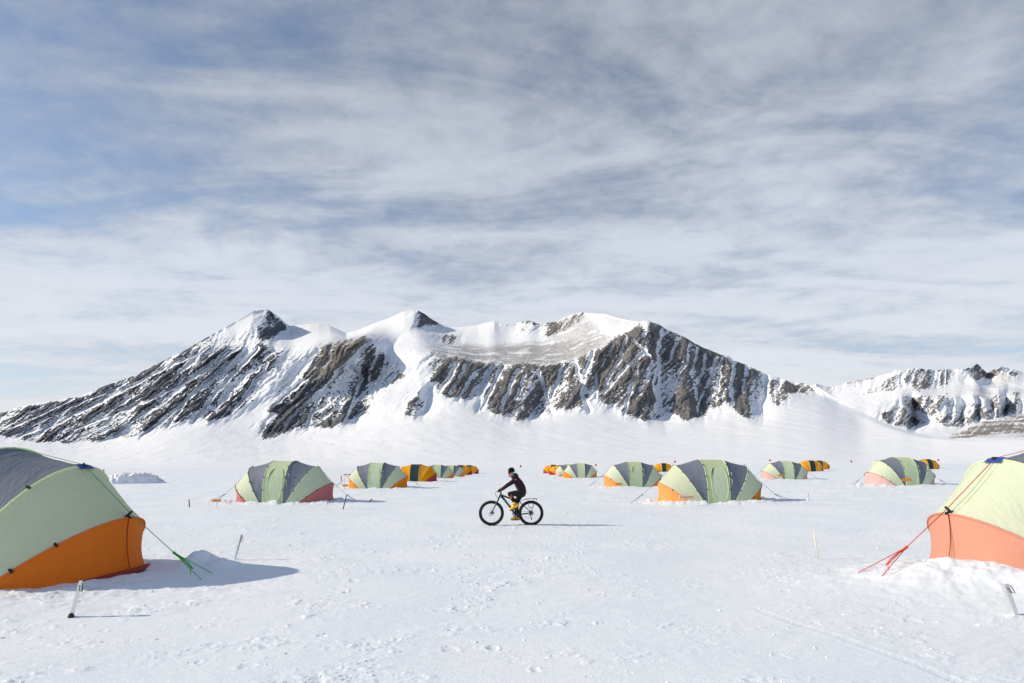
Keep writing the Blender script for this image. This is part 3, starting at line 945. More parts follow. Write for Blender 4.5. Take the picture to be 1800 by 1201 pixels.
def clip_mesh():
    global _clip_me
    if _clip_me is None:
        b = MB(); b.box((0, 0, 0), (0.05, 0.03, 0.085)); b.box((0, -0.02, 0.03), (0.025, 0.03, 0.03))
        me = bpy.data.meshes.new('clip'); me.from_pydata(b.v, [], b.f); me.update()
        me.materials.append(M['blackweb']); _clip_me = me
    return _clip_me


def make_tent(t, n):
    det = t['det']; st = t['st']
    z0 = gz(t['x'], t['y'], False) + t.get('dz', 0.0)
    rnd = random.Random(n * 13 + 5)
    rz = t.get('rz', rnd.uniform(-0.05, 0.05) if det < 3 else rnd.uniform(-0.01, 0.01))
    root = empty('dome_tent', (t['x'], t['y'], z0), rz)
    tag(root, t['label'], 'tent', 'dome tents of the camp')
    if det < 3: root.scale = (rnd.uniform(0.98, 1.02), 1, rnd.uniform(0.97, 1.02))
    nt = {3: 64, 2: 40, 1: 26}[det]; ns = {3: 16, 2: 10, 1: 6}[det]
    if st == 'yellow': c0, c1, c2, c3, pip = 'teal', 'yellow', 'yellow', 'crimson', 'piping_y'
    else: c0, c1, c2, c3, pip = 'green_b', 'grey', 'green', st, 'piping'
    wr = {3: 0.014, 2: 0.011, 1: 0.01}[det]
    MB().grid(panel_pts(lambda th: arc_pt(0, th, -1), lambda th: arc_pt(0, th, 1), nt, ns, 0.015, n * 9, wr * .7)).build('door_panel', M[c0], root)
    for sd in (-1, 1):
        MB().grid(panel_pts(lambda th: arc_pt(0, th, sd), lambda th: arc_pt(1, th, sd), nt, ns, 0.035, n * 9 + 1 + sd, wr * 1.5)).build('side_panel', M[c1], root)
        MB().grid(panel_pts(lambda th: arc_pt(1, th, sd), lambda th: arc_pt(2, th, sd), nt, ns, 0.03, n * 9 + 4 + sd, wr)).build('end_panel', M[c2], root)
        sk = MB().grid(panel_pts(lambda th: arc_pt(2, th, sd), lambda th: arc_pt(3, th, sd), nt, ns, 0.10, n * 9 + 7 + sd, wr * .6)).build('skirt', M[c3], root)
        for i in range(3):
            pr = {0: 0.014, 1: 0.014, 2: 0.016}[i]
            pts = []
            for k in range(nt + 1):
                p = arc_pt(i, math.pi * k / nt, sd)
                d = Vector((p.x * 0.35, p.y, p.z)).normalized()
                pts.append(p + d * 0.006)
            mt = M[pip] if i < 2 else (M['hem_red'] if st == 'yellow' else {'orange_dk': M['orange_dk'], 'orange': M['orange_dk'], 'salmon': M['salmon'], 'maroon': M['hem_red'], 'pink': M['maroon']}[st])
            MB().tube(pts, pr, 6).build('bow_sleeve', mt, root)
        if det == 3:
            # hem along the foot of the skirt and a seam up its middle
            hp = []
            for k in range(nt + 1):
                th = math.pi * k / nt
                a, b = arc_pt(2, th, sd), arc_pt(3, th, sd)
                hp.append((a.lerp(b, 0.72), a.lerp(b, 0.80)))
            if st == 'orange_dk':
                rows = []
                for k in range(nt + 1):
                    th = math.pi * k / nt
                    a, b = arc_pt(2, th, sd), arc_pt(3, th, sd)
                    row = []
                    for q in range(5):
                        p = a.lerp(b, 0.72 + 0.28 * q / 4)
                        d = Vector((p.x * 0.6, p.y, 0)).normalized()
                        row.append(p + d * 0.008)
                    rows.append(row)
                MB().grid(rows).build('hem', M['hem_red'], root)
                MB().tube([p[1] + Vector((p[1].x * .6, p[1].y, 0)).normalized() * 0.018 for p in hp], 0.009, 6).build('hem_cord', M['blackweb'], root)
    if det >= 2:
        # clips that hold the cloth to the bows, on the side towards the camera and over the top
        for sd in (-1, 1):
            for i, ths in ((0, (0.30, 0.62, 1.0)), (1, (0.35, 0.62, 0.95, math.pi / 2)), (2, (0.45, 0.8, math.pi / 2))):
                for th in ths:
                    p = arc_pt(i, th, sd)
                    d = Vector((p.x * 0.35, p.y, p.z)).normalized()
                    o = bpy.data.objects.new('clip', clip_mesh()); COL.objects.link(o)
                    o.parent = root
                    o.location = p + d * 0.03
                    o.scale = (0.75, 0.75, 0.75)
                    tq = (arc_pt(i, th + 0.02, sd) - arc_pt(i, th - 0.02, sd)).normalized()
                    x = d.cross(tq).normalized()
                    o.rotation_euler = Matrix((tuple(tq), tuple(-d), tuple(x))).transposed().to_euler()
        if st != 'yellow':
            # D-shaped door with its zip
            def on_panel(x, z, off):
                ss = ((z + 0.10) / 2.12)
                s = ss ** (1 / 0.86); s = min(s, 0.9999)
                c = math.sqrt(1 - s * s)
                p = Vector((x, -TW * c ** 0.86, z))
                d = Vector((0, p.y, p.z * 0.8)).normalized()
                return p + d * off
            cx, hw, zb, zt = 0.05, 0.36, 0.12, 1.66

            def outline(k, m, f=1.0):
                a = 2 * math.pi * k / m
                ca, sa = math.cos(a), math.sin(a)
                x = cx + f * hw * math.copysign(abs(ca) ** 0.7, ca)
                z = (zb + zt) / 2 + f * (zt - zb) / 2 * math.copysign(abs(sa) ** 0.75, sa)
                return x, z
            m = 48
            rings = [[on_panel(*outline(k, m, f), 0.016 + 0.010 * (1 - f)) for k in range(m + 1)] for f in (1.0, .9, .75, .55, .3, .02)]
            dr = MB().grid(rings).build('door', M['green'], root)
            MB().tube([on_panel(*outline(k, m), 0.02) for k in range(m)], 0.013, 6, closed=True).build('zip', M['piping'], dr)
            if t['k'] in ('C', 'A', 'D'):
                # upper corner of the door unzipped: a dark crescent sheet paints the shade inside
                g = []
                for k in range(14):
                    kk = 14 + k * 0.72
                    w_ = math.sin(math.pi * (k + 0.5) / 14)
                    g.append([on_panel(*outline(kk, m, 1.0), 0.03), on_panel(*outline(kk, m, 1.0 - 0.13 * w_), 0.034)])
                MB().grid(g).build('door_gap_shade', M['gap_shade'], dr)
            # toggles and tapes hanging on the slate panel
            for (th, f) in ((0.75, 0.12), (0.55, 0.10)):
                p = arc_pt(0, th, 1).lerp(arc_pt(1, th, 1), f)
                d = Vector((p.x * 0.35, p.y, p.z)).normalized()
                q = p + d * 0.03
                MB().tube([q, q + Vector((0.05, -0.02, -0.06)), q + Vector((0.02, -0.03, -0.18)), q + Vector((0.07, -0.03, -0.26))], 0.012, 5).build('tie_tape', M['piping'], root)
    if det == 3:
        for sd in (-1, 1):
            k = arc_pt(1, math.pi / 2, sd)
            b = MB()
            rows = []
            for i in range(5):
                th = math.pi / 2 + (i - 2) * 0.045
                p = arc_pt(1, th, sd)
                rows.append([p + Vector((-sd * 0.06, 0, 0.045)), p + Vector((0, 0, 0.028)), p + Vector((sd * 0.07, 0, -0.03))])
            b.grid(rows).build('reinforcing_patch', M['blue'], root)
            for th in (math.pi / 2 - 0.06,):
                sm = []
                for f in [i_ / 16 for i_ in range(17)]:
                    p = arc_pt(1, th, sd).lerp(arc_pt(2, th, sd), f)
                    iv = Vector((-p.x * 0.25, -p.y, -(p.z - 0.15))).normalized()
                    sm.append(p + iv * (0.03 * 4 * f * (1 - f) * math.sin(th) ** 0.5 - 0.004))
                MB().tube(sm, 0.0045, 5).build('panel_seam', M['green_b'], root)
            # webbing at the corner of the skirt
            q = arc_pt(2, math.pi / 2, sd)
            MB().tube([q + Vector((-sd * .08, -0.02, 0.02)), q + Vector((-sd * .01, -0.02, 0.04)), q + Vector((sd * .07, -0.02, 0.11))], 0.018, 6).build('corner_strap', M['blackweb'], root)
            MB().tube([arc_pt(2, math.pi / 2, sd).lerp(arc_pt(3, math.pi / 2, sd), f) + Vector((sd * (0.012 - 0.30 * f * (1 - f)), 0, 0)) for f in [i / 12 for i in range(13)]], 0.006, 5).build('skirt_seam', M['hem_red'], root)
    # guy lines at both ends
    rope = M[t.get('rope', 'rope_dark')]
    rr = {3: 0.006, 2: 0.0065, 1: 0.006}[det]
    inv = root.matrix_basis.inverted()
    for sd in (-1, 1):
        a = arc_pt(1, math.pi / 2, sd) + Vector((0, 0, 0.03))
        b = arc_pt(2, math.pi / 2, sd) + Vector((sd * 0.06, 0, 0.05))
        knot = Vector((sd * 3.05, -0.02, 0.38))
        ends = [Vector((sd * 3.62, 0.12, 0.0)), Vector((sd * 3.75, -0.45, 0.0))]
        if t['k'] == 'R0' and sd < 0: knot = Vector((-3.02, -0.1, 0.44)); ends = [Vector((-3.62, 0.20, 0)), Vector((-3.72, -0.55, 0))]
        if det == 1 and st != 'yellow': pass
        w = [Matrix.Translation((t['x'], t['y'], z0)) @ e for e in ends]
        ends = [Vector((e.x, e.y, gz(p.x, p.y) - z0 - 0.03)) for e, p in zip(ends, w)]
        g = MB()
        g.tube([a, b], rr, 6)
        g.tube([b, knot], rr, 6)
        for e in ends: g.tube([knot, e], rr, 6)
        if t['k'] in ('L0', 'R0'):
            ridge = arc_pt(0, math.pi / 2, sd) + Vector((0, 0, 0.025))
            g.tube([ridge, a], rr * .8, 6)
        go = g.build('guy_line', rope, root)
        if det >= 2:
            kn = MB(); dirv = (ends[0] * 0.5 + ends[1] * 0.5 - knot).normalized()
            km = {'rope_red': M['rope_knot']}.get(t.get('rope'), rope)
            r2 = random.Random(3 + n)

            def blob(c, r):
                k_ = MB(); pr = [(r * math.sin(math.pi * i / 6), -r * math.cos(math.pi * i / 6)) for i in range(7)]
                kn.lathe(pr, 'Z', c, 8)
            blob(knot, rr * 4.0)
            for i in range(4):
                blob(knot + dirv * (rr * 4.2 * (i + 1)) + Vector((r2.uniform(-.5, .5) * rr, r2.uniform(-.5, .5) * rr, r2.uniform(-.5, .5) * rr)), rr * 3.4)
            kn.tube([knot + dirv * (rr * 15), knot + dirv * 0.36 + Vector((0, 0, -0.05)), knot + dirv * 0.36 + Vector((sd * .02, -.05, -0.19))], rr, 5)
            if det == 3:
                kn.tube([knot + dirv * 0.05, knot + dirv * 0.2 + Vector((0, -.02, .02)), knot + dirv * 0.30, knot + dirv * 0.42 + Vector((0, -.03, -.02))], rr * 1.8, 6)
            kn.build('knot', km, go)
    return root


for _i, _t in enumerate(TENTS):
    make_tent(_t, _i)


# ------------------------------------------------------------------ small camp things
def sign(x, y, zc, w, h, label, board='board', text=None, marks=False, tilt=0.0):
    g = gz(x, y)
    root = empty('sign_board', (x, y, g), 0)
    tag(root, label, 'sign', 'name boards in front of the tents')
    zc = max(zc - g, h * 0.9)
    R = Matrix.Rotation(tilt, 3, 'Y')
    bo = MB().box((0, 0, zc), (w, 0.025, h), R).build('board', M[board], root, smooth=False)
    MB().tube([(0.02, 0.022, -0.12), (0.0, 0.022, zc + h * 0.3)], 0.016, 6).build('post', M['wood'] if board == 'board_o' else M['alu'], root)
    if text:
        cu = bpy.data.curves.new('lettering', 'FONT')
        cu.body = text; cu.align_x = 'CENTER'; cu.align_y = 'CENTER'; cu.size = h * 0.80; cu.extrude = 0.002
        to = bpy.data.objects.new('tmp', cu); COL.objects.link(to)
        dg = bpy.context.evaluated_depsgraph_get()
        me = bpy.data.meshes.new_from_object(to.evaluated_get(dg))
        bpy.data.objects.remove(to)
        me.name = 'lettering'
        me.materials.clear()
        o = link('lettering', me, M['ink'], bo, smooth=False)
        o.rotation_euler = (math.radians(90), -tilt if False else 0, 0)
        o.matrix_basis = Matrix.Translation((0, -0.0165, zc)) @ R.to_4x4() @ Matrix.Rotation(math.radians(90), 4, 'X')
    if marks:   # lettering too small to read: a row of strokes
        r = random.Random(9); b = MB(); xx = -w * 0.34
        while xx < w * 0.32:
            ww = r.uniform(0.018, 0.03)
            b.box((xx + ww / 2, -0.015, zc + r.uniform(-.004, .004)), (ww, 0.006, h * r.uniform(0.32, 0.45)))
            xx += ww + 0.009
        b.build('lettering', M['ink'], bo, smooth=False)
    return root


sign(7.40, 24.1, 0.42, 0.60, 0.19, 'peach name board reading Chapman in front of a large tent', text='Chapman', tilt=-0.05)
sign(-11.9, 22.9, 0.35, 0.42, 0.15, 'peach name board by the left guy line of the maroon-skirted tent', marks=True, tilt=-0.02)
sign(-12.75, 43.5, 0.26, 0.45, 0.16, 'orange name board left of the orange-skirted tent in the left row', 'board_o')
sign(8.27, 44.0, 0.36, 0.55, 0.16, 'orange board at the left foot of the tent behind the Chapman tent', 'board_o')
sign(27.2, 39.2, 0.80, 0.62, 0.18, 'orange board below the door of the bleached pink-skirted tent', 'board_o')
sign(27.2, 57.6, 0.80, 0.60, 0.18, 'orange board at the foot of the pale pink-skirted tent right of Chapman', 'board_o')
sign(6.75, 78.5, 0.45, 0.6, 0.18, 'tiny orange board at the foot of the small pale tent right of the cyclist', 'board_o')
sign(78.9, 108.5, 1.50, 0.9, 0.22, 'tiny peach board below the rightmost yellow tent', 'board')


def stake(p_foot, p_top, r, mat, label, kind='rod', cap=None):
    x, y = p_foot
    g = gz(x, y)
    root = empty('snow_stake', (x, y, g))
    tag(root, label, 'stake', 'stakes driven into the snow')
    top = Vector(p_top)
    d = top.normalized()
    if kind == 'angle':
        side = d.cross(Vector((0, 1, 0))).normalized(); fwd = side.cross(d)
        b = MB()
        prof = [side * -r, side * r, side * r + fwd * r * 2.0, side * (r - .006) + fwd * r * 2.0, side * (r - .006) + fwd * .006, side * -r + fwd * .006]
        lo, hi = -d * 0.12, top
        b.add([lo + p for p in prof] + [hi + p for p in prof], [tuple(range(5, -1, -1)), tuple(range(6, 12))] + [(i, (i + 1) % 6, 6 + (i + 1) % 6, 6 + i) for i in range(6)])
        b.build('shaft', M[mat], root, smooth=False)
        lp = [top * 0.97 + Vector((r * 1.2, -0.012, 0)), top * 0.86 + Vector((0.045, -0.012, 0)), top * 0.72 + Vector((0.055, -0.012, 0)), top * 0.73 + Vector((0.02, -0.012, 0)), top * 0.9 + Vector((0.004, -0.012, 0))]
        MB().tube(lp, 0.0045, 5).build('cord_loop', M['blackweb'], root)
    else:
        MB().tube([-d * 0.12, top], r, 8).build('shaft', M[mat], root)
    if cap:
        MB().lathe([(0.001, -0.05), (0.03, -0.05), (0.034, 0.0), (0.026, 0.04), (0.001, 0.05)], 'Z', (0, 0, 0.0), 10).build('cap', M[cap], root)
    return root


def gp(px, py): return px_ground(px, py)


def stake_px(bx, by, tx, ty, r, mat, label, kind='rod', cap=None):
    x, y = gp(bx, by)
    g = gz(x, y)
    # small correction for the height of the snow there
    y = (HC - g) * F / (by - HY); x = (bx - CX) / F * y
    stake((x, y), ((tx - bx) / F * y, 0.0, (by - ty) / F * y), r, mat, label, kind, cap)


stake_px(125, 1085, 142, 1022, 0.021, 'alu', 'silver angle stake with cord loop in front of the huge orange-skirted tent', 'angle', 'blackweb')
stake_px(413, 984, 425, 940, 0.017, 'alu', 'slim silver stake with cord loop standing above the left tent shadow', 'angle')
stake_px(1788, 1063, 1769, 1008, 0.024, 'alu', 'silver angle stake leaning left at the right edge of the photo', 'angle')
stake_px(1438, 983, 1430, 930, 0.010, 'wood', 'pale bamboo stick in open snow left of the red guy line')
stake_px(333, 892, 332, 878, 0.022, 'blackpole', 'short black rod left of the maroon-skirted tent')
stake_px(603, 896, 609, 872, 0.022, 'blackpole', 'tall black rod right of the maroon-skirted tent')
stake_px(649, 883, 654, 877, 0.022, 'blackpole', 'short tilted black rod beyond the tent shadow, left of the cyclist')
stake_px(1418, 887, 1421, 866, 0.016, 'alu', 'thin grey stake at the right guy line of the Chapman tent')
stake_px(1103, 881, 1097, 865, 0.014, 'wood', 'thin pale stick in the snow between the cyclist and the Chapman tent')


def flag(px, py, Y, label, flip=1):
    x = (px - CX) / F * Y
    ztop = HC + (HY - py) / F * Y + 0.15
    g = gz(x, Y)
    root = empty('marker_flag', (x, Y, g))
    tag(root, label, 'flag', 'red marker flags round the camp')
    h = max(ztop - g, 0.9)
    MB().tube([(0, 0, -0.1), (0, 0, h)], 0.014, 6).build('pole', M['wood'], root)
    s = Y / 1000.0
    w, hh = 3.6 * s, 5.0 * s
    rows = []
    for i in range(5):
        t = i / 4
        rows.append([(flip * w * t, 0.12 * w * math.sin(t * 5), h - 0.02 - hh * 0.55 * t), (flip * w * t, 0.12 * w * math.sin(t * 5 + .4), h - hh * (1 - 0.30 * t) - 0.02)])
    MB().grid(rows).build('pennant', M['flag'], root)


flag(181, 827, 62.0, 'tiny red flag behind the huge tent at the left edge')
flag(914, 818, 120.0, 'tiny red flag just right of and above the cyclist\'s head')
flag(1046, 816, 110.0, 'tiny red flag above the right end of the small tents right of the cyclist')
flag(1185, 810, 118.0, 'tiny red flag above the yellow tent between the large tents')
flag(1352, 808, 95.0, 'red flag at the left top of the pale pink-skirted tent')
flag(1495, 810, 100.0, 'tiny red flag in open snow left of the bleached pink-skirted tent')
flag(1648, 807, 112.0, 'tiny red flag just right of the rightmost yellow tent')

# striped barrier pole and banded post left of the second left tent
bx, by = -15.6, 55.0
bz = gz(bx, by)
bar = empty('barrier_pole', (bx, by, bz))
tag(bar, 'low yellow and black striped pole left of the orange-skirted tent', 'barrier')
for i in range(9):
    xx = -0.75 + i * 0.19
    MB().tube([(xx, 0, 0.88), (xx + 0.19, 0, 0.88)], 0.055, 8).build('stripe', M['ylw'] if i % 2 == 0 else M['blackpole'], bar)
for xx in (-0.6, 0.8): MB().tube([(xx, 0.02, -0.1), (xx, 0.02, 0.9)], 0.02, 6).build('leg', M['wood'], bar)
mx, my = -16.6, 55.3
mp = empty('marker_post', (mx, my, gz(mx, my)))
tag(mp, 'short post with magenta bands beside the striped pole', 'post')
MB().tube([(0, 0, -0.1), (0, 0, 0.78)], 0.03, 8).build('shaft', M['wood'], mp)
for zz in (0.68, 0.50, 0.33): MB().tube([(0, 0, zz - 0.05), (0, 0, zz + 0.06)], 0.062, 10).build('band', M['magenta'], mp)


# heap of shovelled snow on the left
def snow_pile(x, y, w, d, h, label, seed, rz=0.0):
    nx, ny = 90, 40
    X, Y = np.meshgrid(np.linspace(-1, 1, nx), np.linspace(-1, 1, ny))
    q = np.maximum(np.abs(X), np.abs(Y) * 0.9)
    n = fbm(X * 5 + seed, Y * 3, 4, 0.55, seed=seed)
    e = (np.abs(X) ** 2.4 + np.abs(Y) ** 3.5) ** (1 / 2.8)
    Z = h * (1 - sstep(e + 0.18 * n, 0.50, 1.0)) * (0.92 + 0.25 * n + 0.16 * fbm(X * 14, Y * 9, 3, .6, seed=seed + 4))
    Z = Z - 0.10 * sstep(e, 0.9, 1.0)
    me = np_grid_mesh('snow_pile', np.stack([X * w / 2, Y * d / 2, Z], -1))
    o = link('snow_pile', me, M['pile'], smooth=False)
    o.location = (x, y, gz(x, y) - 0.03)
    o.rotation_euler = (0, 0, rz)
    tag(o, label, 'snow pile')
    return o


snow_pile(-38.4, 57.8, 6.2, 3.8, 1.05, 'flat-topped heap of shovelled snow behind the huge tent on the left', 4, 0.62)


# crumbs of broken crust
def clumps():
    r = random.Random(21)
    b = MB()
    ico = bmesh.new(); bmesh.ops.create_icosphere(ico, subdivisions=1, radius=1.0)
    base = [v.co.copy() for v in ico.verts]; faces = [[v.index for v in f.verts] for f in ico.faces]
    ico.free()
    spots = []
    for (fx, fy, fr_, fd, fa) in FOOT:
        for _ in range(3): spots.append((fx + r.gauss(0, fr_ * 1.5), fy + r.gauss(0, fr_ * 1.5), r.uniform(.004, .014)))
    for _ in range(420):
        az = math.radians(r.uniform(-44, 44)); rr = 4.2 * (16 / 4.2) ** r.random()
        x, y = rr * math.sin(az), rr * math.cos(az)
        if pnoise(np.array([x / 1.4]), np.array([y / 1.1]), 41)[0] < 0.12: continue
        spots.append((x, y, r.uniform(.004, .015) * (1 + rr / 14)))
    for t in TENTS:
        if t['y'] > 50 or t['k'] == 'R0': continue
        for _ in range(30):
            a = r.uniform(math.pi * 0.95, math.pi * 2.05); k = r.uniform(1.0, 1.35)
            x = t['x'] + 2.6 * math.cos(a) * k; y = t['y'] + 1.45 * math.sin(a) * k
            spots.append((x, y, r.uniform(.010, .028) * (0.6 if t['y'] < 15 else 1.0)))
    xs = np.array([s[0] for s in spots]); ys = np.array([s[1] for s in spots])
    zs = height(xs, ys)
    for (x, y, s), z in zip(spots, zs):
        sc = Vector((s * r.uniform(.8, 1.8), s * r.uniform(.7, 1.3), s * r.uniform(.5, .9)))
        q = Matrix.Rotation(r.uniform(0, 6.28), 3, 'Z')
        vs = [q @ Vector((v.x * sc.x * r.uniform(.75, 1.2), v.y * sc.y * r.uniform(.75, 1.2), v.z * sc.z)) + Vector((x, y, z - s * 0.05)) for v in base]
        b.add(vs, faces)
    o = b.build('snow_crumbs', M['pile'], None, smooth=False)
    tag(o, 'loose crumbs of broken snow crust scattered over the field', 'snow', kind='stuff')


clumps()


# ------------------------------------------------------------------ bicycle
M['tyre'] = mat_plain('black_rubber', (0.014, 0.014, 0.016), 0.75, 0, 0.3, 0.3, 60)
M['frame'] = mat_plain('black_paint', (0.012, 0.016, 0.022), 0.3, 0, 0.5)
M['rim'] = mat_plain('dark_alloy', (0.03, 0.03, 0.033), 0.4, 0.3)
M['steel'] = mat_plain('steel', (0.45, 0.46, 0.48), 0.35, 0.85)
M['decal'] = mat_plain('silver_decal', (0.5, 0.55, 0.6), 0.4)
M['skin'] = mat_plain('skin', (0.62, 0.36, 0.27), 0.5, 0, 0.4)
M['jacket'] = mat_fabric('plum_jacket', (0.026, 0.004, 0.014), 0.02, 0.9, 0.5)
M['trousers'] = mat_fabric('black_trousers', (0.007, 0.007, 0.009), 0.0, 0.9, 0.5)
M['beanie'] = mat_plain('black_knit', (0.008, 0.008, 0.010), 0.9, 0, 0.1, 0.3, 120)
M['boot_y'] = mat_plain('yellow_boot', (0.80, 0.46, 0.01), 0.5)
M['boot_r'] = mat_plain('red_boot', (0.42, 0.02, 0.03), 0.6)
M['sole'] = mat_plain('black_sole', (0.012, 0.012, 0.012), 0.7)
M['glove'] = mat_plain('brown_glove', (0.055, 0.03, 0.02), 0.7)
M['lens'] = mat_plain('dark_lens', (0.008, 0.008, 0.01), 0.12, 0, 0.6)
M['gaiter'] = mat_plain('light_blue_cord', (0.20, 0.42, 0.60), 0.6)
M['ochre'] = mat_plain('ochre_patch', (0.45, 0.27, 0.06), 0.7)
M['stripe_red'] = mat_plain('red_stripe', (0.42, 0.02, 0.06), 0.6)

BX, BY = -0.025, 16.4
BZ = gz(BX, BY) - 0.012


def b(px, py, y=0.0):
    """point of the side view (9.24x enlarged crop of the photo) in bicycle coordinates"""
    return Vector(((px - 633) / 563.6, y, (1092 - py) / 563.6))


bike = empty('bicycle', (BX, BY, BZ), 0)
tag(bike, 'black fat-tyred bicycle with rear rack ridden across the snow', 'bicycle')


def wheel(c, front):
    m = MB()
    m.lathe([(0.286, -0.038), (0.277, -0.036), (0.274, 0.0), (0.277, 0.036), (0.286, 0.038)], 'Y', c, 64, closed=True)
    w = m.build('wheel', M['rim'], bike)
    # fat tyre with knobs
    t = MB(); n = 144; k = 16
    P = []
    for i in range(n):
        a = 2 * math.pi * i / n
        row = []
        for j in range(k):
            q = 2 * math.pi * j / k
            r = 0.053
            knob = 0.004 if (i % 2 == 0) and math.cos(q) > 0.1 else 0.0
            rad = 0.319 + (0.043 + knob) * math.cos(q); off = (r + 0.002) * math.sin(q)
            x, z = rad * math.cos(a), rad * math.sin(a)
            if c.z + z < 0.006: z = 0.006 - c.z      # pressed flat on the snow
            row.append((c.x + x, off, c.z + z))
        P.append(row)
    vs = [p for r_ in P for p in r_]
    t.add(vs, [(i * k + j, i * k + (j + 1) % k, ((i + 1) % n) * k + (j + 1) % k, ((i + 1) % n) * k + j) for i in range(n) for j in range(k)])
    t.build('tyre', M['tyre'], w)
    sp = MB()
    for i in range(32):
        a = 2 * math.pi * i / 32; a2 = a + (0.35 if i % 2 else -0.35)
        o = 0.03 if (i // 2) % 2 else -0.03
        sp.tube([c + Vector((0.026 * math.cos(a2), o, 0.026 * math.sin(a2))), c + Vector((0.276 * math.cos(a), 0.0, 0.276 * math.sin(a)))], 0.0011, 4, caps=False)
    sp.build('spokes', M['steel'], w)
    MB().lathe([(0.001, -0.07), (0.014, -0.07), (0.02, -0.045), (0.032, -0.032), (0.02, -0.02), (0.02, 0.02), (0.032, 0.032), (0.02, 0.045), (0.014, 0.07), (0.001, 0.07)], 'Y', c, 20).build('hub', M['frame'], w)
    d = MB()
    d.lathe([(0.066, -0.052), (0.080, -0.052), (0.080, -0.050), (0.066, -0.050)], 'Y', c, 40, closed=True)
    for i in range(5):
        a = 2 * math.pi * i / 5
        d.tube([c + Vector((0.02 * math.cos(a), -0.051, 0.02 * math.sin(a))), c + Vector((0.068 * math.cos(a + .5), -0.051, 0.068 * math.sin(a + .5)))], 0.004, 4)
    d.build('brake_disc', M['steel'], w)
    return w


HF, HR = Vector((-0.570, 0, 0.365)), Vector((0.571, 0, 0.365))
wheel(HF, True); wheel(HR, False)
BB = b(697, 908)
HT, HB = b(466, 572), b(440, 632)          # head tube
ST = b(772, 660)                            # seat tube top
fr = MB()
fr.tube([HT, HB], 0.026, 12)
fr.tube([b(463, 588), b(520, 612), b(625, 652), ST + (BB - ST) * 0.02], [0.027, 0.026, 0.023, 0.021], 12)      # top tube
fr.tube([b(455, 605), b(500, 640), b(620, 790), BB], [0.030, 0.033, 0.032, 0.028], 12)        # down tube
fr.tube([BB, ST], 0.021, 12)
fr.lathe([(0.001, -0.055), (0.028, -0.055), (0.028, 0.055), (0.001, 0.055)], 'Y', BB, 16)
for s in (-1, 1):
    fr.tube([BB + Vector((0.02, s * 0.045, 0)), BB + Vector((0.09, s * 0.075, 0.0)), HR + Vector((-0.08, s * 0.082, -0.01)), HR + Vector((0, s * 0.075, 0))], 0.012, 8)
    fr.tube([b(765, 690, s * 0.02), b(790, 725, s * 0.072), b(880, 805, s * 0.08), HR + Vector((0, s * 0.075, 0.012))], 0.010, 8)
fr.tube([b(790, 725, -0.072), b(790, 725, 0.072)], 0.009, 6)
frame = fr.build('frame', M['frame'], bike)
# pale lettering-like flash along the down tube
dc = MB()
p0, p1 = b(528, 672), b(612, 776)
for i in range(8):
    q = p0.lerp(p1, i / 8); q2 = p0.lerp(p1, (i + 0.62) / 8)
    dc.tube([q + Vector((0, -0.033, 0)), q2 + Vector((0, -0.033, 0))], 0.006, 5)
dc.build('decal', M['decal'], frame)
fk = MB()
for s in (-1, 1):
    fk.tube([b(420, 680, s * 0.065), b(396, 720, s * 0.075), b(345, 820, s * 0.075), HF + Vector((0, s * 0.072, 0))], [0.020, 0.020, 0.016, 0.013], 10)
fk.tube([b(420, 680, -0.072), b(420, 680, 0.072)], 0.021, 10)
fk.tube([b(420, 680), HB], 0.022, 10)
fk.box(HF + Vector((0.055, -0.062, 0.015)), (0.04, 0.03, 0.06))
fk.build('fork', M['frame'], bike)
st = MB()
st.tube([HT, b(472, 545)], 0.024, 10)
st.tube([b(474, 540), b(455, 528)], 0.022, 10)
st.build('stem', M['frame'], bike)
hb = MB()
hbp = [b(440, 520, -0.34), b(443, 522, -0.2), b(452, 526, -0.06), b(455, 528, 0), b(452, 526, 0.06), b(443, 522, 0.2), b(440, 520, 0.34)]
hb.tube(hbp, 0.014, 10)
hbo = hb.build('handlebar', M['frame'], bike)
for s in (-1, 1):
    MB().tube([b(441, 520, s * 0.23), b(440, 520, s * 0.345)], 0.019, 10).build('grip', M['tyre'], hbo)
    MB().tube([b(440, 520, s * 0.19), b(418, 528, s * 0.21), b(408, 540, s * 0.30)], 0.007, 6).build('brake_lever', M['frame'], hbo)
    MB().tube([b(425, 527, s * 0.2), b(385, 545, s * 0.14), b(378, 585, s * 0.07), b(415, 640, s * 0.05), b(425, 680, s * 0.06)], 0.004, 5).build('cable', M['frame'], hbo)
sp_ = MB().tube([ST + (BB - ST) * 0.1, b(798, 612)], 0.015, 10).build('seat_post', M['frame'], bike)
sd = []
for i in range(9):
    t = i / 8
    x = (690 + 150 * t)
    wv = 0.018 + 0.055 * (t ** 2.2)
    z = 604 - 4 * math.sin(t * 3.1) - 6 * t ** 3
    c = b(x, z)
    sd.append([c + Vector((0, wv * math.cos(a), 0.018 * math.sin(a) - (0.012 if math.sin(a) < 0 else 0))) for a in [2 * math.pi * k / 10 for k in range(11)]])
MB().grid(sd).build('saddle', M['tyre'], bike)
cr = MB()
PN, PFAR = b(690, 820), b(703, 1000)         # pedal axles, near and far
cr.tube([BB + Vector((0, -0.075, 0)), PN + Vector((0, -0.085, 0))], [0.016, 0.011], 8)
cr.tube([BB + Vector((0, 0.075, 0)), PFAR + Vector((0, 0.085, 0))], [0.016, 0.011], 8)
cro = cr.build('crank', M['frame'], bike)
MB().lathe([(0.05, 0.058), (0.082, 0.058), (0.082, 0.061), (0.05, 0.061)], 'Y', BB, 36, closed=True).build('chainring', M['steel'], cro)
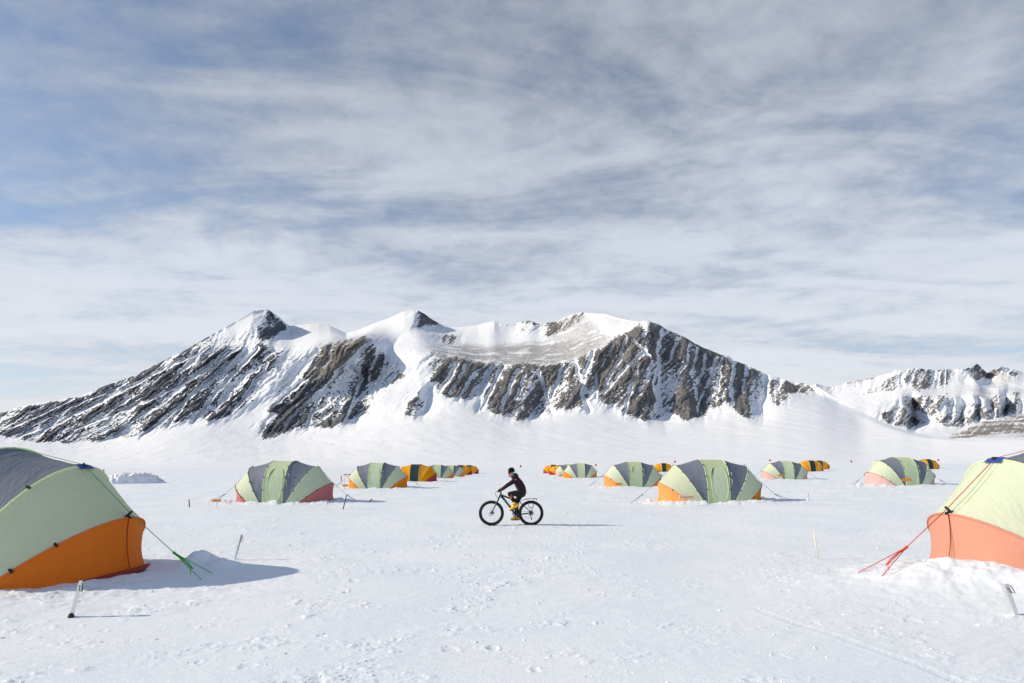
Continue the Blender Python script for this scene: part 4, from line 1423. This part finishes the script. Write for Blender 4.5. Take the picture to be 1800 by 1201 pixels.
for p, s in ((PN, -1), (PFAR, 1)):
    MB().box(p + Vector((0, s * 0.135, 0)), (0.10, 0.09, 0.018), Matrix.Rotation(0.42 if s < 0 else 0, 3, 'Y')).build('pedal', M['frame'], bike)
ch = MB()
ch.tube([BB + Vector((0, 0.06, 0.08)), HR + Vector((0, 0.06, 0.04))], 0.004, 4)
ch.tube([BB + Vector((0, 0.06, -0.08)), HR + Vector((0.02, 0.06, -0.13))], 0.004, 4)
ch.build('chain', M['steel'], bike)
cs = MB()
for i in range(6): cs.lathe([(0.012, 0.035 + i * 0.005), (0.062 - i * 0.007, 0.035 + i * 0.005), (0.062 - i * 0.007, 0.038 + i * 0.005), (0.012, 0.038 + i * 0.005)], 'Y', HR, 28, closed=True)
cs.build('cassette', M['rim'], bike)
dr = MB()
dr.tube([HR + Vector((0.0, 0.085, -0.02)), b(950, 940, 0.085), b(968, 985, 0.08)], [0.014, 0.010, 0.010], 8)
dr.lathe([(0.001, -0.006), (0.022, -0.006), (0.022, 0.006), (0.001, 0.006)], 'Y', b(968, 985, 0.075), 14)
dr.build('derailleur', M['rim'], bike)
rk = MB()
for s in (-1, 1):
    rk.tube([b(870, 655, s * 0.055), b(1055, 650, s * 0.055), b(1040, 678, s * 0.05)], 0.0055, 6)
    rk.tube([b(905, 656, s * 0.06), b(915, 760, s * 0.09), b(925, 800, s * 0.092), HR + Vector((0.0, s * 0.09, 0.02))], 0.0045, 6)
    rk.tube([b(1005, 654, s * 0.06), b(995, 760, s * 0.09), b(980, 800, s * 0.092), HR + Vector((0.0, s * 0.09, 0.02))], 0.0045, 6)
    rk.tube([b(920, 798, s * 0.092), b(988, 798, s * 0.092)], 0.0045, 6)
    rk.tube([b(890, 660, s * 0.055), b(830, 672, s * 0.05), b(795, 690, s * 0.035), b(780, 712, s * 0.025)], 0.0045, 6)
for px in (872, 900, 950, 1000, 1052): rk.tube([b(px, 654, -0.055), b(px, 654, 0.055)], 0.0045, 6)
rk.build('rack', M['frame'], bike)

# ------------------------------------------------------------------ rider
rider = empty('person', (BX, BY, BZ), 0)
tag(rider, 'person in plum jacket, black beanie and yellow boots riding the fat bike leftwards', 'person')


def skin(name, verts, edges, mat, parent, root=0, sub=2, fat=1.0, voxel=None):
    """limbs as tapered capsules between joints, fused by a voxel remesh into one continuous surface"""
    m = MB(); rmin = 9
    for a, c in edges:
        (p, r0), (q, r1) = verts[a], verts[c]
        r0 *= fat; r1 *= fat; rmin = min(rmin, r0, r1)
        d = (q - p); L = max(d.length, 1e-5); d = d / L
        pts, rs = [], []
        for k in (0.02, 0.35, 0.7, 0.92): pts.append(p - d * r0 * math.sqrt(1 - k * k)); rs.append(r0 * k)
        for k in range(5): pts.append(p + d * L * k / 4); rs.append(r0 + (r1 - r0) * k / 4)
        for k in (0.92, 0.7, 0.35, 0.02): pts.append(q + d * r1 * math.sqrt(1 - k * k)); rs.append(r1 * k)
        m.tube(pts, rs, 14)
    o = m.build(name, None, None)
    k = o.modifiers.new('remesh', 'REMESH'); k.mode = 'VOXEL'
    k.voxel_size = voxel or max(0.0035, min(0.011, rmin * 0.42))
    s_ = o.modifiers.new('smooth', 'SMOOTH'); s_.factor = 0.5; s_.iterations = 2 * sub
    dg = bpy.context.evaluated_depsgraph_get()
    me2 = bpy.data.meshes.new_from_object(o.evaluated_get(dg))
    bpy.data.objects.remove(o)
    me2.name = name; me2.materials.clear()
    return link(name, me2, mat, parent)


def chain(*idx): return [(idx[i], idx[i + 1]) for i in range(len(idx) - 1)]


HIPN, HIPF = b(800, 562, -0.085), b(800, 562, 0.085)
KN, KF = b(612, 572, -0.115), b(706, 745, 0.10)
AN, AF = b(700, 715, -0.12), b(738, 930, 0.12)
SHN, SHF = b(700, 345, -0.165), b(700, 345, 0.165)
ELN, ELF = b(575, 432, -0.235), b(575, 432, 0.235)
WRN, WRF = b(478, 500, -0.275), b(478, 500, 0.275)

# body: one continuous figure (mostly under the clothes)
B = [(b(806, 560), 0.105), (b(800, 470), 0.10), (b(755, 390), 0.115), (b(706, 335), 0.085), (b(672, 298), 0.047), (b(648, 268), 0.050), (b(634, 232), 0.078), (b(637, 196), 0.070),
     (SHN, 0.05), (ELN, 0.037), (WRN, 0.026), (SHF, 0.05), (ELF, 0.037), (WRF, 0.026),
     (HIPN, 0.075), (KN, 0.050), (AN, 0.035), (HIPF, 0.075), (KF, 0.050), (AF, 0.035),
     (b(606, 258), 0.050), (b(608, 286), 0.034), (b(580, 252), 0.012)]
E = chain(0, 1, 2, 3, 4, 5, 6, 7) + chain(3, 8, 9, 10) + chain(3, 11, 12, 13) + chain(0, 14, 15, 16) + chain(0, 17, 18, 19) + [(6, 20), (20, 21), (20, 22)]
# hands: palm and five fingers curled round the grips, grown from the wrists
for s, w in ((-1, 10), (1, 13)):
    n0 = len(B)
    B.append((b(458, 508, s * 0.285), 0.030)); E.append((w, n0))
    for f in range(4):
        yo = s * (0.262 + 0.021 * f)
        k = len(B)
        B += [(b(440, 503 + abs(f - 1) * 1.5, yo), 0.0105), (b(427, 511, yo), 0.0098), (b(426, 526, yo), 0.0092), (b(437, 534, yo), 0.0085)]
        E += [(n0, k), (k, k + 1), (k + 1, k + 2), (k + 2, k + 3)]
    k = len(B)
    B += [(b(452, 521, s * 0.252), 0.0115), (b(446, 534, s * 0.256), 0.0105), (b(436, 539, s * 0.268), 0.0095)]
    E += [(n0, k), (k, k + 1), (k + 1, k + 2)]
body = skin('body', B, E, M['skin'], rider, 0, 1, 0.95, 0.005)
# gloves over the hands
for s in (-1, 1):
    G = [(b(484, 497, s * 0.276), 0.040), (b(458, 508, s * 0.285), 0.037)]; GE = [(0, 1)]
    for f in range(4):
        yo = s * (0.262 + 0.021 * f); k = len(G)
        G += [(b(440, 503 + abs(f - 1) * 1.5, yo), 0.0125), (b(425, 511, yo), 0.0120), (b(424, 527, yo), 0.0115), (b(438, 536, yo), 0.0105)]
        GE += [(1, k), (k, k + 1), (k + 1, k + 2), (k + 2, k + 3)]
    k = len(G)
    G += [(b(452, 522, s * 0.250), 0.0145), (b(446, 536, s * 0.254), 0.013), (b(435, 541, s * 0.268), 0.012)]
    GE += [(1, k), (k, k + 1), (k + 1, k + 2)]
    skin('glove', G, GE, M['glove'], rider, 0, 1, 1.0, 0.0045)
# trousers
T = [(b(806, 565), 0.13), (HIPN, 0.098), (b(700, 560, -0.105), 0.085), (KN, 0.070), (b(655, 650, -0.118), 0.066), (AN, 0.060),
     (HIPF, 0.098), (b(752, 655, 0.095), 0.082), (KF, 0.070), (b(722, 840, 0.11), 0.066), (AF, 0.060), (b(806, 520), 0.12)]
skin('trousers', T, [(0, 11), (0, 1), (1, 2), (2, 3), (3, 4), (4, 5), (0, 6), (6, 7), (7, 8), (8, 9), (9, 10)], M['trousers'], rider, 0, 2, 0.96)
# jacket
J = [(b(810, 535), 0.132), (b(796, 478), 0.134), (b(756, 405), 0.132), (b(722, 352), 0.112), (b(688, 306), 0.066),
     (SHN + Vector((0.0, 0.03, 0)), 0.074), (b(640, 392, -0.205), 0.062), (ELN, 0.053), (WRN + Vector((0.01, 0, 0)), 0.041),
     (SHF + Vector((0.0, -0.03, 0)), 0.074), (b(640, 392, 0.205), 0.062), (ELF, 0.053), (WRF + Vector((0.01, 0, 0)), 0.041),
     (b(802, 528, -0.06), 0.118), (b(802, 528, 0.06), 0.118), (b(768, 420, -0.06), 0.115), (b(768, 420, 0.06), 0.115), (b(660, 300), 0.058)]
jk = skin('jacket', J, chain(0, 1, 2, 3, 4, 17) + chain(3, 5, 6, 7, 8) + chain(3, 9, 10, 11, 12) + [(13, 15), (14, 16), (15, 5), (16, 9)], M['jacket'], rider, 1, 2, 1.0)
# hood lying on the shoulders
skin('hood', [(b(700, 262), 0.060), (b(726, 282), 0.055), (b(700, 285, -0.07), 0.045), (b(700, 285, 0.07), 0.045), (b(660, 300, -0.06), 0.030), (b(660, 300, 0.06), 0.030)],
     [(0, 1), (0, 2), (0, 3), (2, 4), (3, 5)], M['jacket'], jk, 0, 2, 0.95)
# beanie: a knitted cap, turned up at the brim
bn = MB()
cap_c = b(640, 208)
prof = [(0.094, -0.030), (0.101, -0.022), (0.100, -0.004), (0.096, 0.0), (0.097, 0.03), (0.088, 0.066), (0.066, 0.094), (0.035, 0.109), (0.001, 0.113)]
bn.lathe(prof, 'Z', (0, 0, 0), 28)
bo = bn.build('beanie', M['beanie'], rider)
bo.location = cap_c
bo.rotation_euler = (0, math.radians(-14), 0)
bo.scale = (1.0, 0.86, 1.0)
# sunglasses, mouth, cord
sg = MB()
for s in (-1, 1):
    rows = []
    for i in range(5):
        a = -0.9 + 1.8 * i / 4
        rows.append([b(583, 240) + Vector((0.012 * (i - 2) ** 2 * 0.35, s * 0.033 + 0.024 * math.sin(a) * 1.0, 0.016)), b(583, 240) + Vector((0.012 * (i - 2) ** 2 * 0.35 + 0.004, s * 0.033 + 0.024 * math.sin(a), -0.018))])
    sg.grid(rows)
    sg.tube([b(590, 238, s * 0.062), b(612, 237, s * 0.078), b(655, 236, s * 0.078)], 0.006, 5)
    sg.box(b(592, 243, s * 0.058), (0.034, 0.012, 0.032))
sg.build('sunglasses', M['lens'], rider)
MB().tube([b(588, 276, -0.022), b(584, 277, 0), b(588, 276, 0.022)], 0.005, 5).build('lips', M['boot_r'], body)
MB().tube([b(684, 205, -0.078), b(672, 240, -0.076), b(655, 272, -0.062)], 0.007, 6).build('glasses_cord', M['gaiter'], rider)


# boots
def boot(y, ank, heel, ball, toe, up, name='boot'):
    o = skin(name, [(heel + up * 0.045, (0.046)), (ank, 0.062), (ball + up * 0.045, 0.046), (toe + up * 0.035, 0.036), (ank + (ank - heel) * 0.35, 0.062)],
             [(0, 1), (0, 2), (2, 3), (1, 4), (1, 2)], M['boot_y'], rider, 0, 1, 1.0)
    f = (toe - heel).normalized(); sde = Vector((0, 1, 0))
    pts = []
    for sgn in (-1, 1):
        for (t, wv) in ((-0.06, .028), (0.0, .038), (0.35, .036), (0.7, .044), (1.0, .036), (1.12, .016)):
            pts.append(heel + (toe - heel) * t + sde * (sgn * wv))
    n = 6
    vs = [p - up * 0.012 for p in pts] + [p + up * 0.012 for p in pts]
    fs = []
    for i in range(n - 1):
        fs += [(i, i + 1, n + i + 1, n + i), (2 * n + i, 3 * n + i, 3 * n + i + 1, 2 * n + i + 1),
               (i, 2 * n + i, 2 * n + i + 1, i + 1), (n + i, n + i + 1, 3 * n + i + 1, 3 * n + i)]
    fs += [(0, n, 3 * n, 2 * n), (n - 1, 3 * n - 1, 4 * n - 1, 2 * n - 1)]
    MB().add(vs, fs).build('sole', M['sole'], o, smooth=False)
    return o


upn = Vector((-0.42, 0, 0.90)).normalized()
nb = boot(-0.13, b(706, 735, -0.125), b(752, 785, -0.13), b(668, 822, -0.13), b(630, 838, -0.13), upn)
MB().tube([b(706, 708, -0.125), b(694, 742, -0.128), b(672, 772, -0.13)], [0.060, 0.060, 0.036], 12).build('boot_tongue', M['boot_r'], nb)
fb = boot(0.13, b(742, 940, 0.125), b(762, 1003, 0.13), b(680, 1005, 0.13), b(642, 1004, 0.13), Vector((0, 0, 1)))
MB().tube([b(738, 905, 0.122), b(738, 945, 0.125), b(722, 972, 0.128)], [0.062, 0.068, 0.050], 12).build('boot_upper', M['sole'], fb)
# patches on the near shin
MB().tube([b(618, 605, -0.172), b(628, 628, -0.180), b(640, 652, -0.178)], [0.020, 0.030, 0.016], 8).build('knee_patch', M['ochre'], rider)
MB().tube([b(628, 575, -0.175), b(655, 608, -0.185), b(684, 640, -0.178)], 0.009, 6).build('leg_stripe', M['stripe_red'], rider)
